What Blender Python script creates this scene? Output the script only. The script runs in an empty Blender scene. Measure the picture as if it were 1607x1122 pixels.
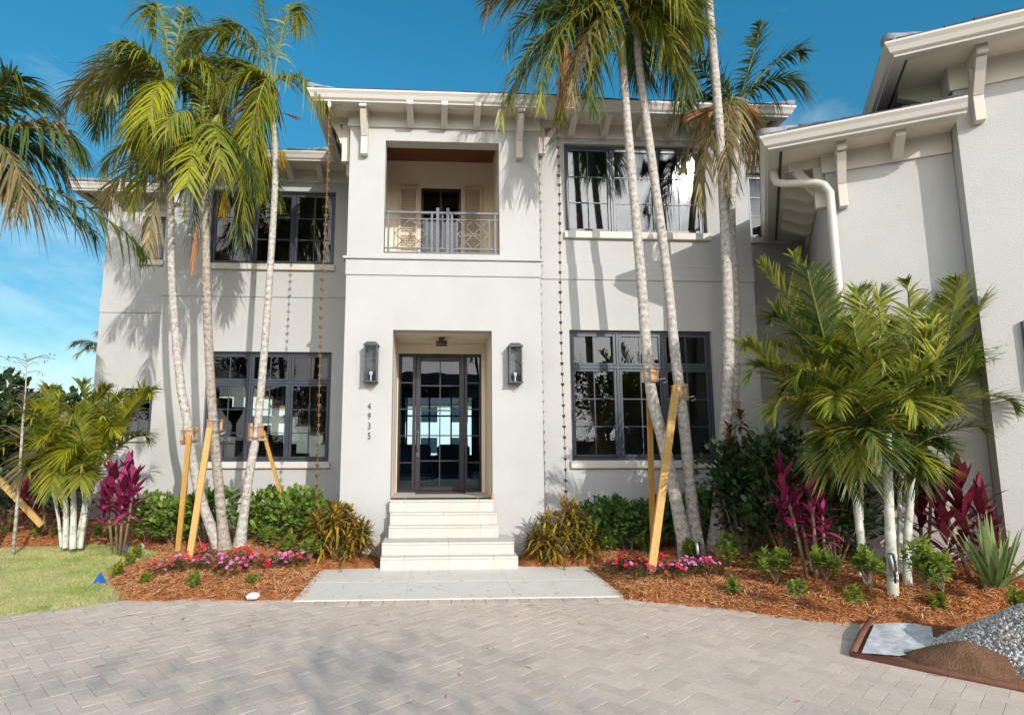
import bpy, math, random
import numpy as np
from mathutils import Vector as V, Matrix, noise as mnoise

R = math.radians
rnd = random.Random(7)
S = bpy.context.scene
COL = S.collection

# ------------------------------------------------------------------ camera, light, exposure
CAM_H = 1.75
FPX, CX, CY = 952.0, 735.0, 561.0            # focal length and principal point, in photo pixels (1607 x 1122)
PITCH, YAW = R(8.14), R(3.2)
cam_d = bpy.data.cameras.new('camera')
cam = bpy.data.objects.new('camera', cam_d); COL.objects.link(cam)
cam.location = (0, 0, CAM_H)
cam.rotation_euler = (R(90) + PITCH, 0, -YAW)
cam_d.sensor_width = 36.0
cam_d.lens = 36.0 * FPX / 1607.0
cam_d.shift_x = (803.5 - CX) / 1607.0
cam_d.clip_start = 0.05
cam_d.clip_end = 3000
S.camera = cam

SUN = V((0.404, -0.927, 0.434)).normalized()          # direction towards the sun: behind and to the right
SUN_EL = math.asin(SUN.z)
SUN_AZ = math.atan2(SUN.x, SUN.y)
sun_d = bpy.data.lights.new('sun', 'SUN')
sun_d.energy = 2.5
sun_d.angle = R(0.5)
sun_d.color = (1.0, 0.955, 0.9)
sun = bpy.data.objects.new('sun', sun_d); COL.objects.link(sun)
sun.rotation_euler = SUN.to_track_quat('Z', 'Y').to_euler()
sun.location = (10, -20, 15)

W = bpy.data.worlds.new('World'); S.world = W; W.use_nodes = True
nt = W.node_tree; N = nt.nodes; L = nt.links
N.clear()
wo = N.new('ShaderNodeOutputWorld'); bg = N.new('ShaderNodeBackground'); bg.inputs['Strength'].default_value = 0.13
sky = N.new('ShaderNodeTexSky'); sky.sky_type = 'NISHITA'; sky.sun_disc = False
sky.sun_elevation = SUN_EL; sky.sun_rotation = SUN_AZ
sky.air_density = 1.0; sky.dust_density = 0.1; sky.ozone_density = 2.2; sky.altitude = 0
hs = N.new('ShaderNodeHueSaturation'); hs.inputs['Saturation'].default_value = 1.36; hs.inputs['Hue'].default_value = 0.478
L.new(sky.outputs[0], hs.inputs['Color'])   # deep teal sky of the photograph
tc = N.new('ShaderNodeTexCoord'); mp = N.new('ShaderNodeMapping'); mp.inputs['Scale'].default_value = (2.2, 2.2, 6.0)
L.new(tc.outputs['Generated'], mp.inputs[0])
nz = N.new('ShaderNodeTexNoise'); nz.inputs['Scale'].default_value = 1.4; nz.inputs['Detail'].default_value = 9; nz.inputs['Roughness'].default_value = 0.62
nz.inputs['Distortion'].default_value = 0.6
L.new(mp.outputs[0], nz.inputs['Vector'])
sep = N.new('ShaderNodeSeparateXYZ'); L.new(tc.outputs['Generated'], sep.inputs[0])
def wmath(op, a, b=None, clamp=False):
    n = N.new('ShaderNodeMath'); n.operation = op; n.use_clamp = clamp
    for i, q in enumerate((a, b)):
        if q is None: continue
        if isinstance(q, (int, float)): n.inputs[i].default_value = q
        else: L.new(q, n.inputs[i])
    return n.outputs[0]
# cloud cover: thin wisps to the left of the house, broken white cloud in the sky behind the camera
low = wmath('SUBTRACT', 1.0, wmath('MULTIPLY', wmath('ABSOLUTE', sep.outputs[2]), 0.95), True)
left = wmath('MULTIPLY', wmath('SUBTRACT', wmath('MULTIPLY', sep.outputs[0], -1.0), 0.05), 0.42, True)
behind = wmath('MULTIPLY', sep.outputs[1], -0.50, True)
bias = wmath('MULTIPLY', wmath('ADD', left, behind), low)
cl = wmath('SUBTRACT', wmath('ADD', nz.outputs['Fac'], bias), 0.585)
cl = wmath('MULTIPLY', cl, 4.2, True)
cl = wmath('MULTIPLY', cl, wmath('MAXIMUM', 0.15, wmath('ADD', 0.27, wmath('MULTIPLY', sep.outputs[1], -0.9), True)))
dt = N.new('ShaderNodeVectorMath'); dt.operation = 'DOT_PRODUCT'; L.new(tc.outputs['Generated'], dt.inputs[0]); dt.inputs[1].default_value = SUN
fw = wmath('ADD', 1.0, wmath('MULTIPLY', wmath('POWER', wmath('MAXIMUM', dt.outputs['Value'], 0.0), 5.0), 1.6))   # thin cloud is brighter towards the sun
cc = N.new('ShaderNodeVectorMath'); cc.operation = 'SCALE'; cc.inputs[0].default_value = (11.2, 10.95, 10.5); L.new(fw, cc.inputs['Scale'])
mx = N.new('ShaderNodeMixRGB'); L.new(cc.outputs[0], mx.inputs['Color2'])
hz = N.new('ShaderNodeMapRange'); hz.inputs['From Min'].default_value = 0.0; hz.inputs['From Max'].default_value = 0.55; hz.inputs['To Min'].default_value = 0.50; hz.inputs['To Max'].default_value = 0.92
L.new(sep.outputs[2], hz.inputs['Value']); vm = N.new('ShaderNodeVectorMath'); vm.operation = 'SCALE'; L.new(hs.outputs[0], vm.inputs[0]); L.new(hz.outputs[0], vm.inputs['Scale'])
L.new(cl, mx.inputs['Fac']); L.new(vm.outputs[0], mx.inputs['Color1'])
L.new(mx.outputs[0], bg.inputs['Color']); L.new(bg.outputs[0], wo.inputs['Surface'])

S.view_settings.view_transform = 'Standard'; S.view_settings.look = 'None'
S.view_settings.exposure = 0.48; S.view_settings.gamma = 1.0; S.view_settings.use_curve_mapping = False
S.render.engine = 'CYCLES'
S.cycles.use_denoising = True
S.cycles.max_bounces = 8; S.cycles.transparent_max_bounces = 12
S.cycles.caustics_reflective = False; S.cycles.caustics_refractive = False
S.cycles.sample_clamp_indirect = 6.0

# ------------------------------------------------------------------ pixel to point on a plane of known depth
def ray(x, y):
    r = (x - CX) / FPX; u = (CY - y) / FPX
    f = math.cos(PITCH) - u * math.sin(PITCH); z = u * math.cos(PITCH) + math.sin(PITCH)
    return V((r * math.cos(YAW) + f * math.sin(YAW), f * math.cos(YAW) - r * math.sin(YAW), z))
def at(x, y, Y):
    d = ray(x, y); return V((0, 0, CAM_H)) + d * (Y / d.y)
def onz(x, y, Z=0.0):
    d = ray(x, y); return V((0, 0, CAM_H)) + d * ((Z - CAM_H) / d.z)

# ------------------------------------------------------------------ materials
def mat(name, base, rough=0.6, metal=0.0, spec=0.5):
    m = bpy.data.materials.new(name); m.use_nodes = True
    b = m.node_tree.nodes['Principled BSDF']
    b.inputs['Base Color'].default_value = (*base, 1); b.inputs['Roughness'].default_value = rough
    b.inputs['Metallic'].default_value = metal; b.inputs['Specular IOR Level'].default_value = spec
    return m
def noise_mat(name, c1, c2, scale=8.0, rough=0.7, bump=0.2, bscale=120.0, detail=6, spec=0.4, stretch=None, island=0.0, lo=0.35, hi=0.68, bdist=0.01):
    m = mat(name, c1, rough, 0, spec); nt = m.node_tree; n = nt.nodes; l = nt.links
    b = n['Principled BSDF']; tc = n.new('ShaderNodeTexCoord'); vec = tc.outputs['Object']
    if stretch:
        mp = n.new('ShaderNodeMapping'); mp.inputs['Scale'].default_value = stretch; l.new(vec, mp.inputs[0]); vec = mp.outputs[0]
    z = n.new('ShaderNodeTexNoise'); z.inputs['Scale'].default_value = scale; z.inputs['Detail'].default_value = detail; z.inputs['Roughness'].default_value = 0.62
    l.new(vec, z.inputs['Vector'])
    r = n.new('ShaderNodeValToRGB'); r.color_ramp.elements[0].position = lo; r.color_ramp.elements[1].position = hi
    r.color_ramp.elements[0].color = (*c1, 1); r.color_ramp.elements[1].color = (*c2, 1)
    l.new(z.outputs['Fac'], r.inputs[0]); col = r.outputs[0]
    if island:
        g = n.new('ShaderNodeNewGeometry'); mr = n.new('ShaderNodeMapRange'); mr.inputs['To Min'].default_value = 1 - island; mr.inputs['To Max'].default_value = 1 + island
        l.new(g.outputs['Random Per Island'], mr.inputs['Value'])
        h = n.new('ShaderNodeHueSaturation'); l.new(mr.outputs[0], h.inputs['Value']); l.new(col, h.inputs['Color']); col = h.outputs[0]
    l.new(col, b.inputs['Base Color'])
    if bump:
        z2 = n.new('ShaderNodeTexNoise'); z2.inputs['Scale'].default_value = bscale; z2.inputs['Detail'].default_value = 4; l.new(vec, z2.inputs['Vector'])
        bp = n.new('ShaderNodeBump'); bp.inputs['Strength'].default_value = bump; bp.inputs['Distance'].default_value = bdist
        l.new(z2.outputs['Fac'], bp.inputs['Height']); l.new(bp.outputs[0], b.inputs['Normal'])
    return m
def leaf_mat(name, cols, trans=0.3, rough=0.42, spec=0.4, patch=None):
    """Leaves: colour differs from leaf to leaf, some light comes through."""
    m = mat(name, cols[0], rough, 0, spec); nt = m.node_tree; n = nt.nodes; l = nt.links
    b = n['Principled BSDF']; g = n.new('ShaderNodeNewGeometry'); r = n.new('ShaderNodeValToRGB'); r.color_ramp.interpolation = 'LINEAR'
    e = r.color_ramp.elements
    while len(e) < len(cols): e.new(0.5)
    for i, c in enumerate(cols):
        e[i].position = i / (len(cols) - 1); e[i].color = (*c, 1)
    l.new(g.outputs['Random Per Island'], r.inputs[0])
    tc = n.new('ShaderNodeTexCoord'); z = n.new('ShaderNodeTexNoise'); z.inputs['Scale'].default_value = 14; z.inputs['Detail'].default_value = 3
    l.new(tc.outputs['Object'], z.inputs['Vector'])
    mr = n.new('ShaderNodeMapRange'); mr.inputs['To Min'].default_value = 0.62; mr.inputs['To Max'].default_value = 1.38
    l.new(z.outputs['Fac'], mr.inputs['Value'])
    h = n.new('ShaderNodeHueSaturation'); l.new(mr.outputs[0], h.inputs['Value']); l.new(r.outputs[0], h.inputs['Color'])
    col = h.outputs[0]
    if patch:                                            # drier or greener patches across the lawn
        zp = n.new('ShaderNodeTexNoise'); zp.inputs['Scale'].default_value = 1.6; zp.inputs['Detail'].default_value = 5; zp.inputs['Roughness'].default_value = .65; l.new(tc.outputs['Object'], zp.inputs['Vector'])
        rp = n.new('ShaderNodeMapRange'); rp.inputs['From Min'].default_value = .46; rp.inputs['From Max'].default_value = .62; l.new(zp.outputs['Fac'], rp.inputs['Value'])
        mp_ = n.new('ShaderNodeMixRGB'); mp_.blend_type = 'MULTIPLY'; mp_.inputs['Color2'].default_value = (*patch, 1); l.new(rp.outputs[0], mp_.inputs['Fac']); l.new(col, mp_.inputs['Color1']); col = mp_.outputs[0]
    l.new(col, b.inputs['Base Color'])
    t = n.new('ShaderNodeBsdfTranslucent'); l.new(col, t.inputs['Color'])
    mx = n.new('ShaderNodeMixShader'); mx.inputs[0].default_value = trans
    out = n['Material Output']; l.new(b.outputs[0], mx.inputs[1]); l.new(t.outputs[0], mx.inputs[2]); l.new(mx.outputs[0], out.inputs['Surface'])
    return m
def island_mat(name, cols, rough=0.8, spec=0.3, bump=0.0, bscale=60, grain=0.0, gscale=30, bloom=False):
    m = mat(name, cols[0], rough, 0, spec); nt = m.node_tree; n = nt.nodes; l = nt.links
    b = n['Principled BSDF']; g = n.new('ShaderNodeNewGeometry'); r = n.new('ShaderNodeValToRGB'); e = r.color_ramp.elements
    while len(e) < len(cols): e.new(0.5)
    for i, c in enumerate(cols):
        e[i].position = i / (len(cols) - 1); e[i].color = (*c, 1)
    l.new(g.outputs['Random Per Island'], r.inputs[0]); col = r.outputs[0]
    tc = n.new('ShaderNodeTexCoord')
    if grain:
        z = n.new('ShaderNodeTexNoise'); z.inputs['Scale'].default_value = gscale; z.inputs['Detail'].default_value = 8; z.inputs['Roughness'].default_value = 0.7
        l.new(tc.outputs['Object'], z.inputs['Vector'])
        mr = n.new('ShaderNodeMapRange'); mr.inputs['To Min'].default_value = 1 - grain; mr.inputs['To Max'].default_value = 1 + grain
        l.new(z.outputs['Fac'], mr.inputs['Value'])
        z3 = n.new('ShaderNodeTexNoise'); z3.inputs['Scale'].default_value = 0.9; z3.inputs['Detail'].default_value = 5
        l.new(tc.outputs['Object'], z3.inputs['Vector'])
        mr3 = n.new('ShaderNodeMapRange'); mr3.inputs['To Min'].default_value = 1 - grain * .8; mr3.inputs['To Max'].default_value = 1 + grain * .8
        l.new(z3.outputs['Fac'], mr3.inputs['Value'])
        mm = n.new('ShaderNodeMath'); mm.operation = 'MULTIPLY'; l.new(mr.outputs[0], mm.inputs[0]); l.new(mr3.outputs[0], mm.inputs[1])
        h = n.new('ShaderNodeHueSaturation'); l.new(mm.outputs[0], h.inputs['Value']); l.new(col, h.inputs['Color']); col = h.outputs[0]
    if bloom:                                            # whitish salt bloom and a few dark spots
        for sc_, lo_, hi_, c_, f_ in ((2.3, .64, .78, (.80, .77, .73), .55), (17., .70, .78, (.82, .80, .77), .6), (9., .72, .80, (.20, .17, .15), .45)):
            zb = n.new('ShaderNodeTexNoise'); zb.inputs['Scale'].default_value = sc_; zb.inputs['Detail'].default_value = 6; zb.inputs['Roughness'].default_value = .7; l.new(tc.outputs['Object'], zb.inputs['Vector'])
            rb = n.new('ShaderNodeMapRange'); rb.inputs['From Min'].default_value = lo_; rb.inputs['From Max'].default_value = hi_; rb.inputs['To Max'].default_value = f_; l.new(zb.outputs['Fac'], rb.inputs['Value'])
            mb_ = n.new('ShaderNodeMixRGB'); mb_.inputs['Color2'].default_value = (*c_, 1); l.new(rb.outputs[0], mb_.inputs['Fac']); l.new(col, mb_.inputs['Color1']); col = mb_.outputs[0]
    l.new(col, b.inputs['Base Color'])
    if bump:
        z2 = n.new('ShaderNodeTexNoise'); z2.inputs['Scale'].default_value = bscale; z2.inputs['Detail'].default_value = 5; l.new(tc.outputs['Object'], z2.inputs['Vector'])
        bp = n.new('ShaderNodeBump'); bp.inputs['Strength'].default_value = bump; bp.inputs['Distance'].default_value = 0.01
        l.new(z2.outputs['Fac'], bp.inputs['Height']); l.new(bp.outputs[0], b.inputs['Normal'])
    return m
def glass_mat(name, tint, ior=2.0, rough=0.0):
    m = bpy.data.materials.new(name); m.use_nodes = True; nt = m.node_tree; n = nt.nodes; l = nt.links; n.clear()
    o = n.new('ShaderNodeOutputMaterial'); t = n.new('ShaderNodeBsdfTransparent'); t.inputs['Color'].default_value = (*tint, 1)
    g = n.new('ShaderNodeBsdfGlossy'); g.inputs['Roughness'].default_value = rough; g.inputs['Color'].default_value = (0.93, 0.97, 1, 1)
    f = n.new('ShaderNodeFresnel'); f.inputs['IOR'].default_value = ior
    tc = n.new('ShaderNodeTexCoord'); z = n.new('ShaderNodeTexNoise'); z.inputs['Scale'].default_value = 1.7; z.inputs['Detail'].default_value = 1
    l.new(tc.outputs['Object'], z.inputs['Vector'])
    bp = n.new('ShaderNodeBump'); bp.inputs['Strength'].default_value = 0.10; bp.inputs['Distance'].default_value = 0.02
    l.new(z.outputs['Fac'], bp.inputs['Height']); l.new(bp.outputs[0], g.inputs['Normal'])
    mx = n.new('ShaderNodeMixShader'); l.new(f.outputs[0], mx.inputs[0]); l.new(t.outputs[0], mx.inputs[1]); l.new(g.outputs[0], mx.inputs[2])
    l.new(mx.outputs[0], o.inputs['Surface'])
    return m
def bark_mat(name, c1, c2, c3, ring=55.0, spot=22.0, lo=.37):
    """Grey ringed palm bark with darker lichen spots."""
    m = mat(name, c1, 0.85, 0, 0.2); nt = m.node_tree; n = nt.nodes; l = nt.links; b = n['Principled BSDF']
    tc = n.new('ShaderNodeTexCoord')
    z = n.new('ShaderNodeTexNoise'); z.inputs['Scale'].default_value = spot; z.inputs['Detail'].default_value = 8; z.inputs['Roughness'].default_value = .72; l.new(tc.outputs['Object'], z.inputs['Vector'])
    r = n.new('ShaderNodeValToRGB'); e = r.color_ramp.elements; e[0].position = lo; e[0].color = (*c3, 1); e[1].position = .62; e[1].color = (*c2, 1)
    q = e.new(lo + .07); q.color = (*c1, 1)
    l.new(z.outputs['Fac'], r.inputs[0])
    w = n.new('ShaderNodeTexWave'); w.wave_type = 'BANDS'; w.bands_direction = 'Z'; w.inputs['Scale'].default_value = ring / 20.0; w.inputs['Distortion'].default_value = 3.0; w.inputs['Detail'].default_value = 3; w.inputs['Detail Scale'].default_value = 3
    l.new(tc.outputs['Object'], w.inputs['Vector'])
    mr = n.new('ShaderNodeMapRange'); mr.inputs['To Min'].default_value = .90; mr.inputs['To Max'].default_value = 1.06; l.new(w.outputs['Fac'], mr.inputs['Value'])
    h = n.new('ShaderNodeHueSaturation'); l.new(mr.outputs[0], h.inputs['Value']); l.new(r.outputs[0], h.inputs['Color']); l.new(h.outputs[0], b.inputs['Base Color'])
    bp = n.new('ShaderNodeBump'); bp.inputs['Strength'].default_value = .5; bp.inputs['Distance'].default_value = .012
    ad = n.new('ShaderNodeMath'); ad.operation = 'ADD'; l.new(w.outputs['Fac'], ad.inputs[0]); l.new(z.outputs['Fac'], ad.inputs[1])
    l.new(ad.outputs[0], bp.inputs['Height']); l.new(bp.outputs[0], b.inputs['Normal'])
    return m
def wood_mat(name, c1, c2, rough=.65):
    return noise_mat(name, c1, c2, 9, rough, .3, 40, 8, .25, (6, 6, .6), .08)

M = {}
M['stucco'] = noise_mat('white stucco', (.452, .444, .428), (.49, .482, .467), 1.1, .85, .55, 70, 8, .15)
M['trim'] = noise_mat('cream painted trim', (.60, .56, .49), (.63, .59, .52), 3, .55, .05, 90, 4, .3)
M['gutter'] = noise_mat('cream gutter enamel', (.58, .55, .495), (.60, .57, .515), 2, .35, 0, spec=.4)
M['soffit'] = noise_mat('cream soffit board', (.74, .68, .575), (.77, .71, .605), 3, .7, .05, 60)
M['tile'] = noise_mat('grey roof tile', (.055, .055, .062), (.12, .117, .12), 5, .9, .4, 60, 7, .08, None, .25)
M['mortar'] = noise_mat('pale ridge tile', (.22, .22, .235), (.33, .33, .345), 6, .85, .4, 50)
M['frame'] = noise_mat('slate window frame', (.032, .040, .056), (.045, .054, .072), 5, .38, 0, spec=.5)
M['doorframe'] = noise_mat('near black door frame', (.020, .016, .024), (.03, .026, .034), 5, .35, 0, spec=.5)
M['glass'] = glass_mat('window glass', (.84, .92, .90), 1.7, 0.004)
M['glass_sun'] = glass_mat('upper window glass', (.62, .68, .70), 2.05, 0.04)
M['glass_low'] = glass_mat('clear lower window glass', (.93, .98, .96), 1.5, 0.004)
M['doorglass'] = glass_mat('door glass', (.50, .70, .76), 1.6, 0.004)
M['lampglass'] = glass_mat('lantern glass', (.80, .85, .9), 1.35, 0.01)
M['limestone'] = noise_mat('ivory limestone', (.535, .50, .45), (.585, .55, .50), 6, .6, .15, 90, 8, .3, None, .035)
M['concrete'] = noise_mat('pale paving slab', (.70, .65, .58), (.765, .715, .645), 3.5, .8, .15, 110, 9, .2)
M['paver'] = island_mat('grey tan paver', [(.57, .468, .39), (.63, .515, .43), (.69, .56, .465), (.60, .50, .43)], .85, .25, .3, 120, .23, 26, True)
M['joint'] = noise_mat('dark paver joint sand', (.13, .11, .09), (.22, .19, .16), 30, .95, .3, 90)
M['road'] = noise_mat('street asphalt', (.05, .05, .052), (.075, .073, .07), 12, .9, .3, 150)
M['ground'] = noise_mat('far lawn ground', (.07, .10, .03), (.12, .14, .05), 1.5, .9, .3, 40)
M['mulch'] = noise_mat('pine bark soil', (.28, .095, .032), (.56, .225, .085), 9, .95, .8, 60, 9, .1, bdist=.03)
M['straw'] = island_mat('pine straw', [(.20, .055, .016), (.66, .24, .075), (.75, .36, .14), (.50, .17, .05), (.80, .54, .31), (.30, .09, .03)], .75, .25)
M['turf'] = noise_mat('turf thatch', (.46, .44, .16), (.60, .53, .24), 6, .95, .4, 90)
M['grass'] = leaf_mat('grass blade', [(.30, .40, .12), (.56, .56, .21), (.76, .68, .38), (.66, .60, .28), (.42, .48, .16)], .35, .6, .2, patch=(.62, .82, .55))
M['frond'] = leaf_mat('palm leaflet', [(.26, .17, .05), (0.0924, 0.1428, 0.0202), (0.2184, 0.2604, 0.0302), (0.336, 0.336, 0.037), (0.168, 0.21, 0.0252), (0.4872, 0.42, 0.0588)], .36)
M['frond_dark'] = leaf_mat('dark palm leaflet', [(0.0297, 0.0675, 0.0189), (0.0607, 0.108, 0.0243), (0.108, 0.1485, 0.027), (0.189, 0.1755, 0.0473)], .28)
M['frond_old'] = leaf_mat('ageing palm leaflet', [(0.1215, 0.135, 0.0338), (0.216, 0.189, 0.0675), (0.351, 0.2565, 0.1215), (0.4455, 0.324, 0.189), (0.0945, 0.1215, 0.0338)], .3, .6)
M['frond_bright'] = leaf_mat('yellow green palm leaflet', [(0.216, 0.27, 0.0162), (0.351, 0.3645, 0.0243), (0.486, 0.4455, 0.0338), (0.27, 0.297, 0.0203)], .42)
M['clump'] = leaf_mat('clump palm leaflet', [(0.0828, 0.1381, 0.0221), (0.1841, 0.2485, 0.0295), (0.3129, 0.3313, 0.0368), (0.1289, 0.1841, 0.024), (0.5522, 0.4786, 0.0736)], .34)
M['rachis'] = noise_mat('palm leaf stalk', (.13, .16, .035), (.22, .21, .05), 9, .5, 0)
M['dead'] = leaf_mat('dead palm strand', [(0.286, 0.1216, 0.0501), (0.4862, 0.2288, 0.093), (0.6006, 0.3432, 0.1859), (0.3861, 0.1573, 0.0644)], .25, .75, .15)
M['fruit'] = leaf_mat('yellow palm flower strand', [(.34, .25, .02), (.42, .30, .04), (.36, .20, .03)], .25, .7, .15)
M['bark'] = bark_mat('ringed grey palm bark', (.40, .365, .32), (.55, .515, .465), (.18, .155, .12))
M['bark_brown'] = bark_mat('brown grey palm bark', (.30, .25, .20), (.44, .39, .33), (.15, .11, .085))
M['shaft'] = noise_mat('palm crownshaft', (.15, .19, .06), (.30, .30, .12), 5, .5, .1, 40, stretch=(3, 3, .5))
M['cane'] = bark_mat('pale bamboo-like palm cane', (.52, .53, .44), (.64, .65, .59), (.24, .24, .13), 26, 9, .36)
M['twig'] = noise_mat('brown twig', (.17, .11, .07), (.27, .19, .13), 14, .85, .2, 60)
M['cream'] = noise_mat('cream recess plaster', (.74, .65, .51), (.78, .69, .55), 1.5, .85, .2, 150, 5, .15)
M['cordy'] = leaf_mat('magenta cordyline leaf', [(0.1133, 0.0113, 0.0362), (0.2949, 0.0249, 0.0963), (0.4536, 0.0624, 0.1814), (0.2268, 0.0181, 0.068), (0.0738, 0.0091, 0.0249)], .3, .35, .5)
M['cordy_dark'] = leaf_mat('wine red cordyline leaf', [(0.0504, 0.006, 0.0121), (0.1512, 0.0121, 0.0302), (0.2722, 0.0302, 0.0605), (0.3629, 0.0706, 0.0907), (0.0907, 0.0081, 0.0161)], .25, .35, .5)
M['croton'] = leaf_mat('croton strap leaf', [(0.088, 0.048, 0.024), (0.208, 0.16, 0.024), (0.64, 0.448, 0.032), (0.16, 0.192, 0.0288), (0.432, 0.192, 0.048), (0.08, 0.112, 0.0224)], .28, .35, .5)
M['hedge'] = leaf_mat('light green paddle leaf', [(0.0938, 0.1812, 0.0312), (0.175, 0.275, 0.0438), (0.275, 0.375, 0.075), (0.1375, 0.225, 0.0375)], .3, .4, .4)
M['hedge_dark'] = leaf_mat('deep green paddle leaf', [(0.0351, 0.1018, 0.0316), (0.079, 0.1667, 0.0386), (0.1492, 0.2457, 0.0527), (0.0527, 0.1229, 0.0316)], .22, .33, .5)
M['shrub_dark'] = leaf_mat('dark glossy shrub leaf', [(0.0173, 0.049, 0.0202), (0.0317, 0.0792, 0.0259), (0.0648, 0.1224, 0.0317)], .16, .3, .5)
M['herb'] = leaf_mat('young green leaf', [(0.1114, 0.2079, 0.0372), (0.2079, 0.3267, 0.052), (0.3564, 0.4455, 0.0891), (0.4901, 0.4752, 0.0743)], .3, .38, .5)
M['lime'] = leaf_mat('lime green leaf', [(0.169, 0.26, 0.026), (0.312, 0.364, 0.039), (0.468, 0.442, 0.065)], .32, .45, .4)
M['spike'] = leaf_mat('grey green strap leaf', [(0.1521, 0.234, 0.0702), (0.2574, 0.351, 0.117), (0.351, 0.4212, 0.1521), (0.1053, 0.1638, 0.0468)], .3, .45, .4)
M['imp_leaf'] = leaf_mat('bronze bedding leaf', [(0.0455, 0.039, 0.0156), (0.091, 0.0975, 0.026), (0.13, 0.065, 0.0286)], .2, .45, .3)
M['pink'] = leaf_mat('pink petal', [(.72, .13, .42), (.78, .30, .58), (.66, .09, .32)], .3, .6, .2)
M['red'] = leaf_mat('red petal', [(.62, .020, .03), (.70, .05, .06), (.55, .03, .09)], .3, .6, .2)
M['rust_leaf'] = leaf_mat('rust tinged leaf', [(.05, .06, .015), (.14, .10, .02), (.24, .11, .03), (.06, .08, .02)], .28, .4, .4)
M['lumber'] = wood_mat('yellow pine lumber', (.46, .27, .085), (.60, .38, .14))
M['lumber_dark'] = wood_mat('amber pine lumber', (.38, .20, .04), (.50, .29, .075))
M['batten'] = wood_mat('weathered wood block', (.42, .23, .12), (.55, .34, .18))
M['steel'] = mat('galvanised strap', (.45, .45, .45), .4, .9)
M['rail'] = noise_mat('grey iron railing', (.11, .115, .13), (.15, .155, .17), 8, .45, 0)
M['cedar'] = noise_mat('red cedar boards', (.13, .045, .020), (.19, .068, .030), 6, .5, .3, 30, 7, .3, (1, 14, 1))
M['shutter'] = noise_mat('tan louvre shutter', (.60, .51, .38), (.64, .55, .42), 4, .6, 0)
M['iron'] = noise_mat('aged lantern metal', (.055, .053, .052), (.10, .098, .095), 9, .45, .1, 60, spec=.5)
M['brass'] = mat('aged copper', (.42, .25, .10), .38, .9)
M['brass_dull'] = mat('dull bronze', (.14, .10, .065), .5, .8)
M['white'] = mat('white ceramic', (.8, .8, .78), .4)
M['digit'] = mat('dark grey numeral', (.07, .07, .07), .4, .4)
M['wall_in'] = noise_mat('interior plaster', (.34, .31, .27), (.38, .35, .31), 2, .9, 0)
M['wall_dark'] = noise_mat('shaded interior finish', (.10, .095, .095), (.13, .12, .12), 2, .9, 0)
M['floor_in'] = wood_mat('interior oak floor', (.18, .11, .06), (.25, .16, .09), .4)
M['tread'] = wood_mat('brown stair tread', (.30, .16, .06), (.38, .21, .09), .5)
M['stairwhite'] = noise_mat('painted stair side', (.82, .90, .85), (.86, .94, .89), 2, .6, 0)
M['black'] = mat('black iron', (.02, .02, .022), .5)
M['navy'] = noise_mat('navy upholstery', (.02, .035, .07), (.03, .05, .09), 30, .9, .2, 200)
M['mat'] = noise_mat('brown coir', (.05, .04, .035), (.09, .075, .06), 60, .95, .5, 200)
M['tarp'] = noise_mat('brown tarp', (.17, .070, .045), (.25, .11, .07), 8, .55, .3, 30, spec=.35)
M['sheet'] = noise_mat('dusty white plastic sheet', (.52, .53, .55), (.76, .77, .79), 9, .45, .5, 16, 9, .4, bdist=.012, lo=.38, hi=.6)
M['sand'] = noise_mat('brown sand', (.15, .078, .045), (.24, .13, .08), 11, .95, .7, 70, 9, .1, (1, 1, .5), bdist=.02)
M['gravel_bed'] = noise_mat('grey gravel fill', (.24, .225, .21), (.38, .35, .32), 60, .95, .8, 90, 6, .1, bdist=.02)
M['gravel'] = island_mat('mixed gravel', [(0.156, 0.156, 0.1638), (0.5304, 0.4836, 0.4368), (0.78, 0.7644, 0.702), (0.4056, 0.3432, 0.2964), (0.312, 0.312, 0.3276), (0.78, 0.78, 0.78)], .85, .25)
M['blueflag'] = leaf_mat('blue plastic flag', [(.01, .13, .55), (.02, .16, .6)], .3, .4)
M['redflag'] = leaf_mat('red plastic flag', [(.70, .02, .03), (.75, .03, .04)], .3, .4)
M['whiteflag'] = leaf_mat('white plastic flag', [(.75, .75, .75), (.8, .8, .8)], .3, .4)
M['stone'] = noise_mat('white stone', (.70, .69, .66), (.8, .79, .76), 20, .8, .4, 40)
M['hose'] = mat('black drip hose', (.025, .024, .024), .5)
M['chrome'] = mat('brushed steel', (.5, .5, .5), .3, 1)
M['nbwall'] = noise_mat('white neighbour wall', (.74, .74, .73), (.79, .79, .78), 2, .85, .1, 90)
M['nbglass'] = mat('dark far window', (.03, .05, .07), .08)
M['treeleaf'] = leaf_mat('dense tree leaf', [(.018, .040, .012), (.035, .068, .016), (.06, .095, .022)], .2)
M['treebark'] = noise_mat('tree bark', (.12, .09, .065), (.2, .16, .12), 12, .9, .6, 30)

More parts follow.
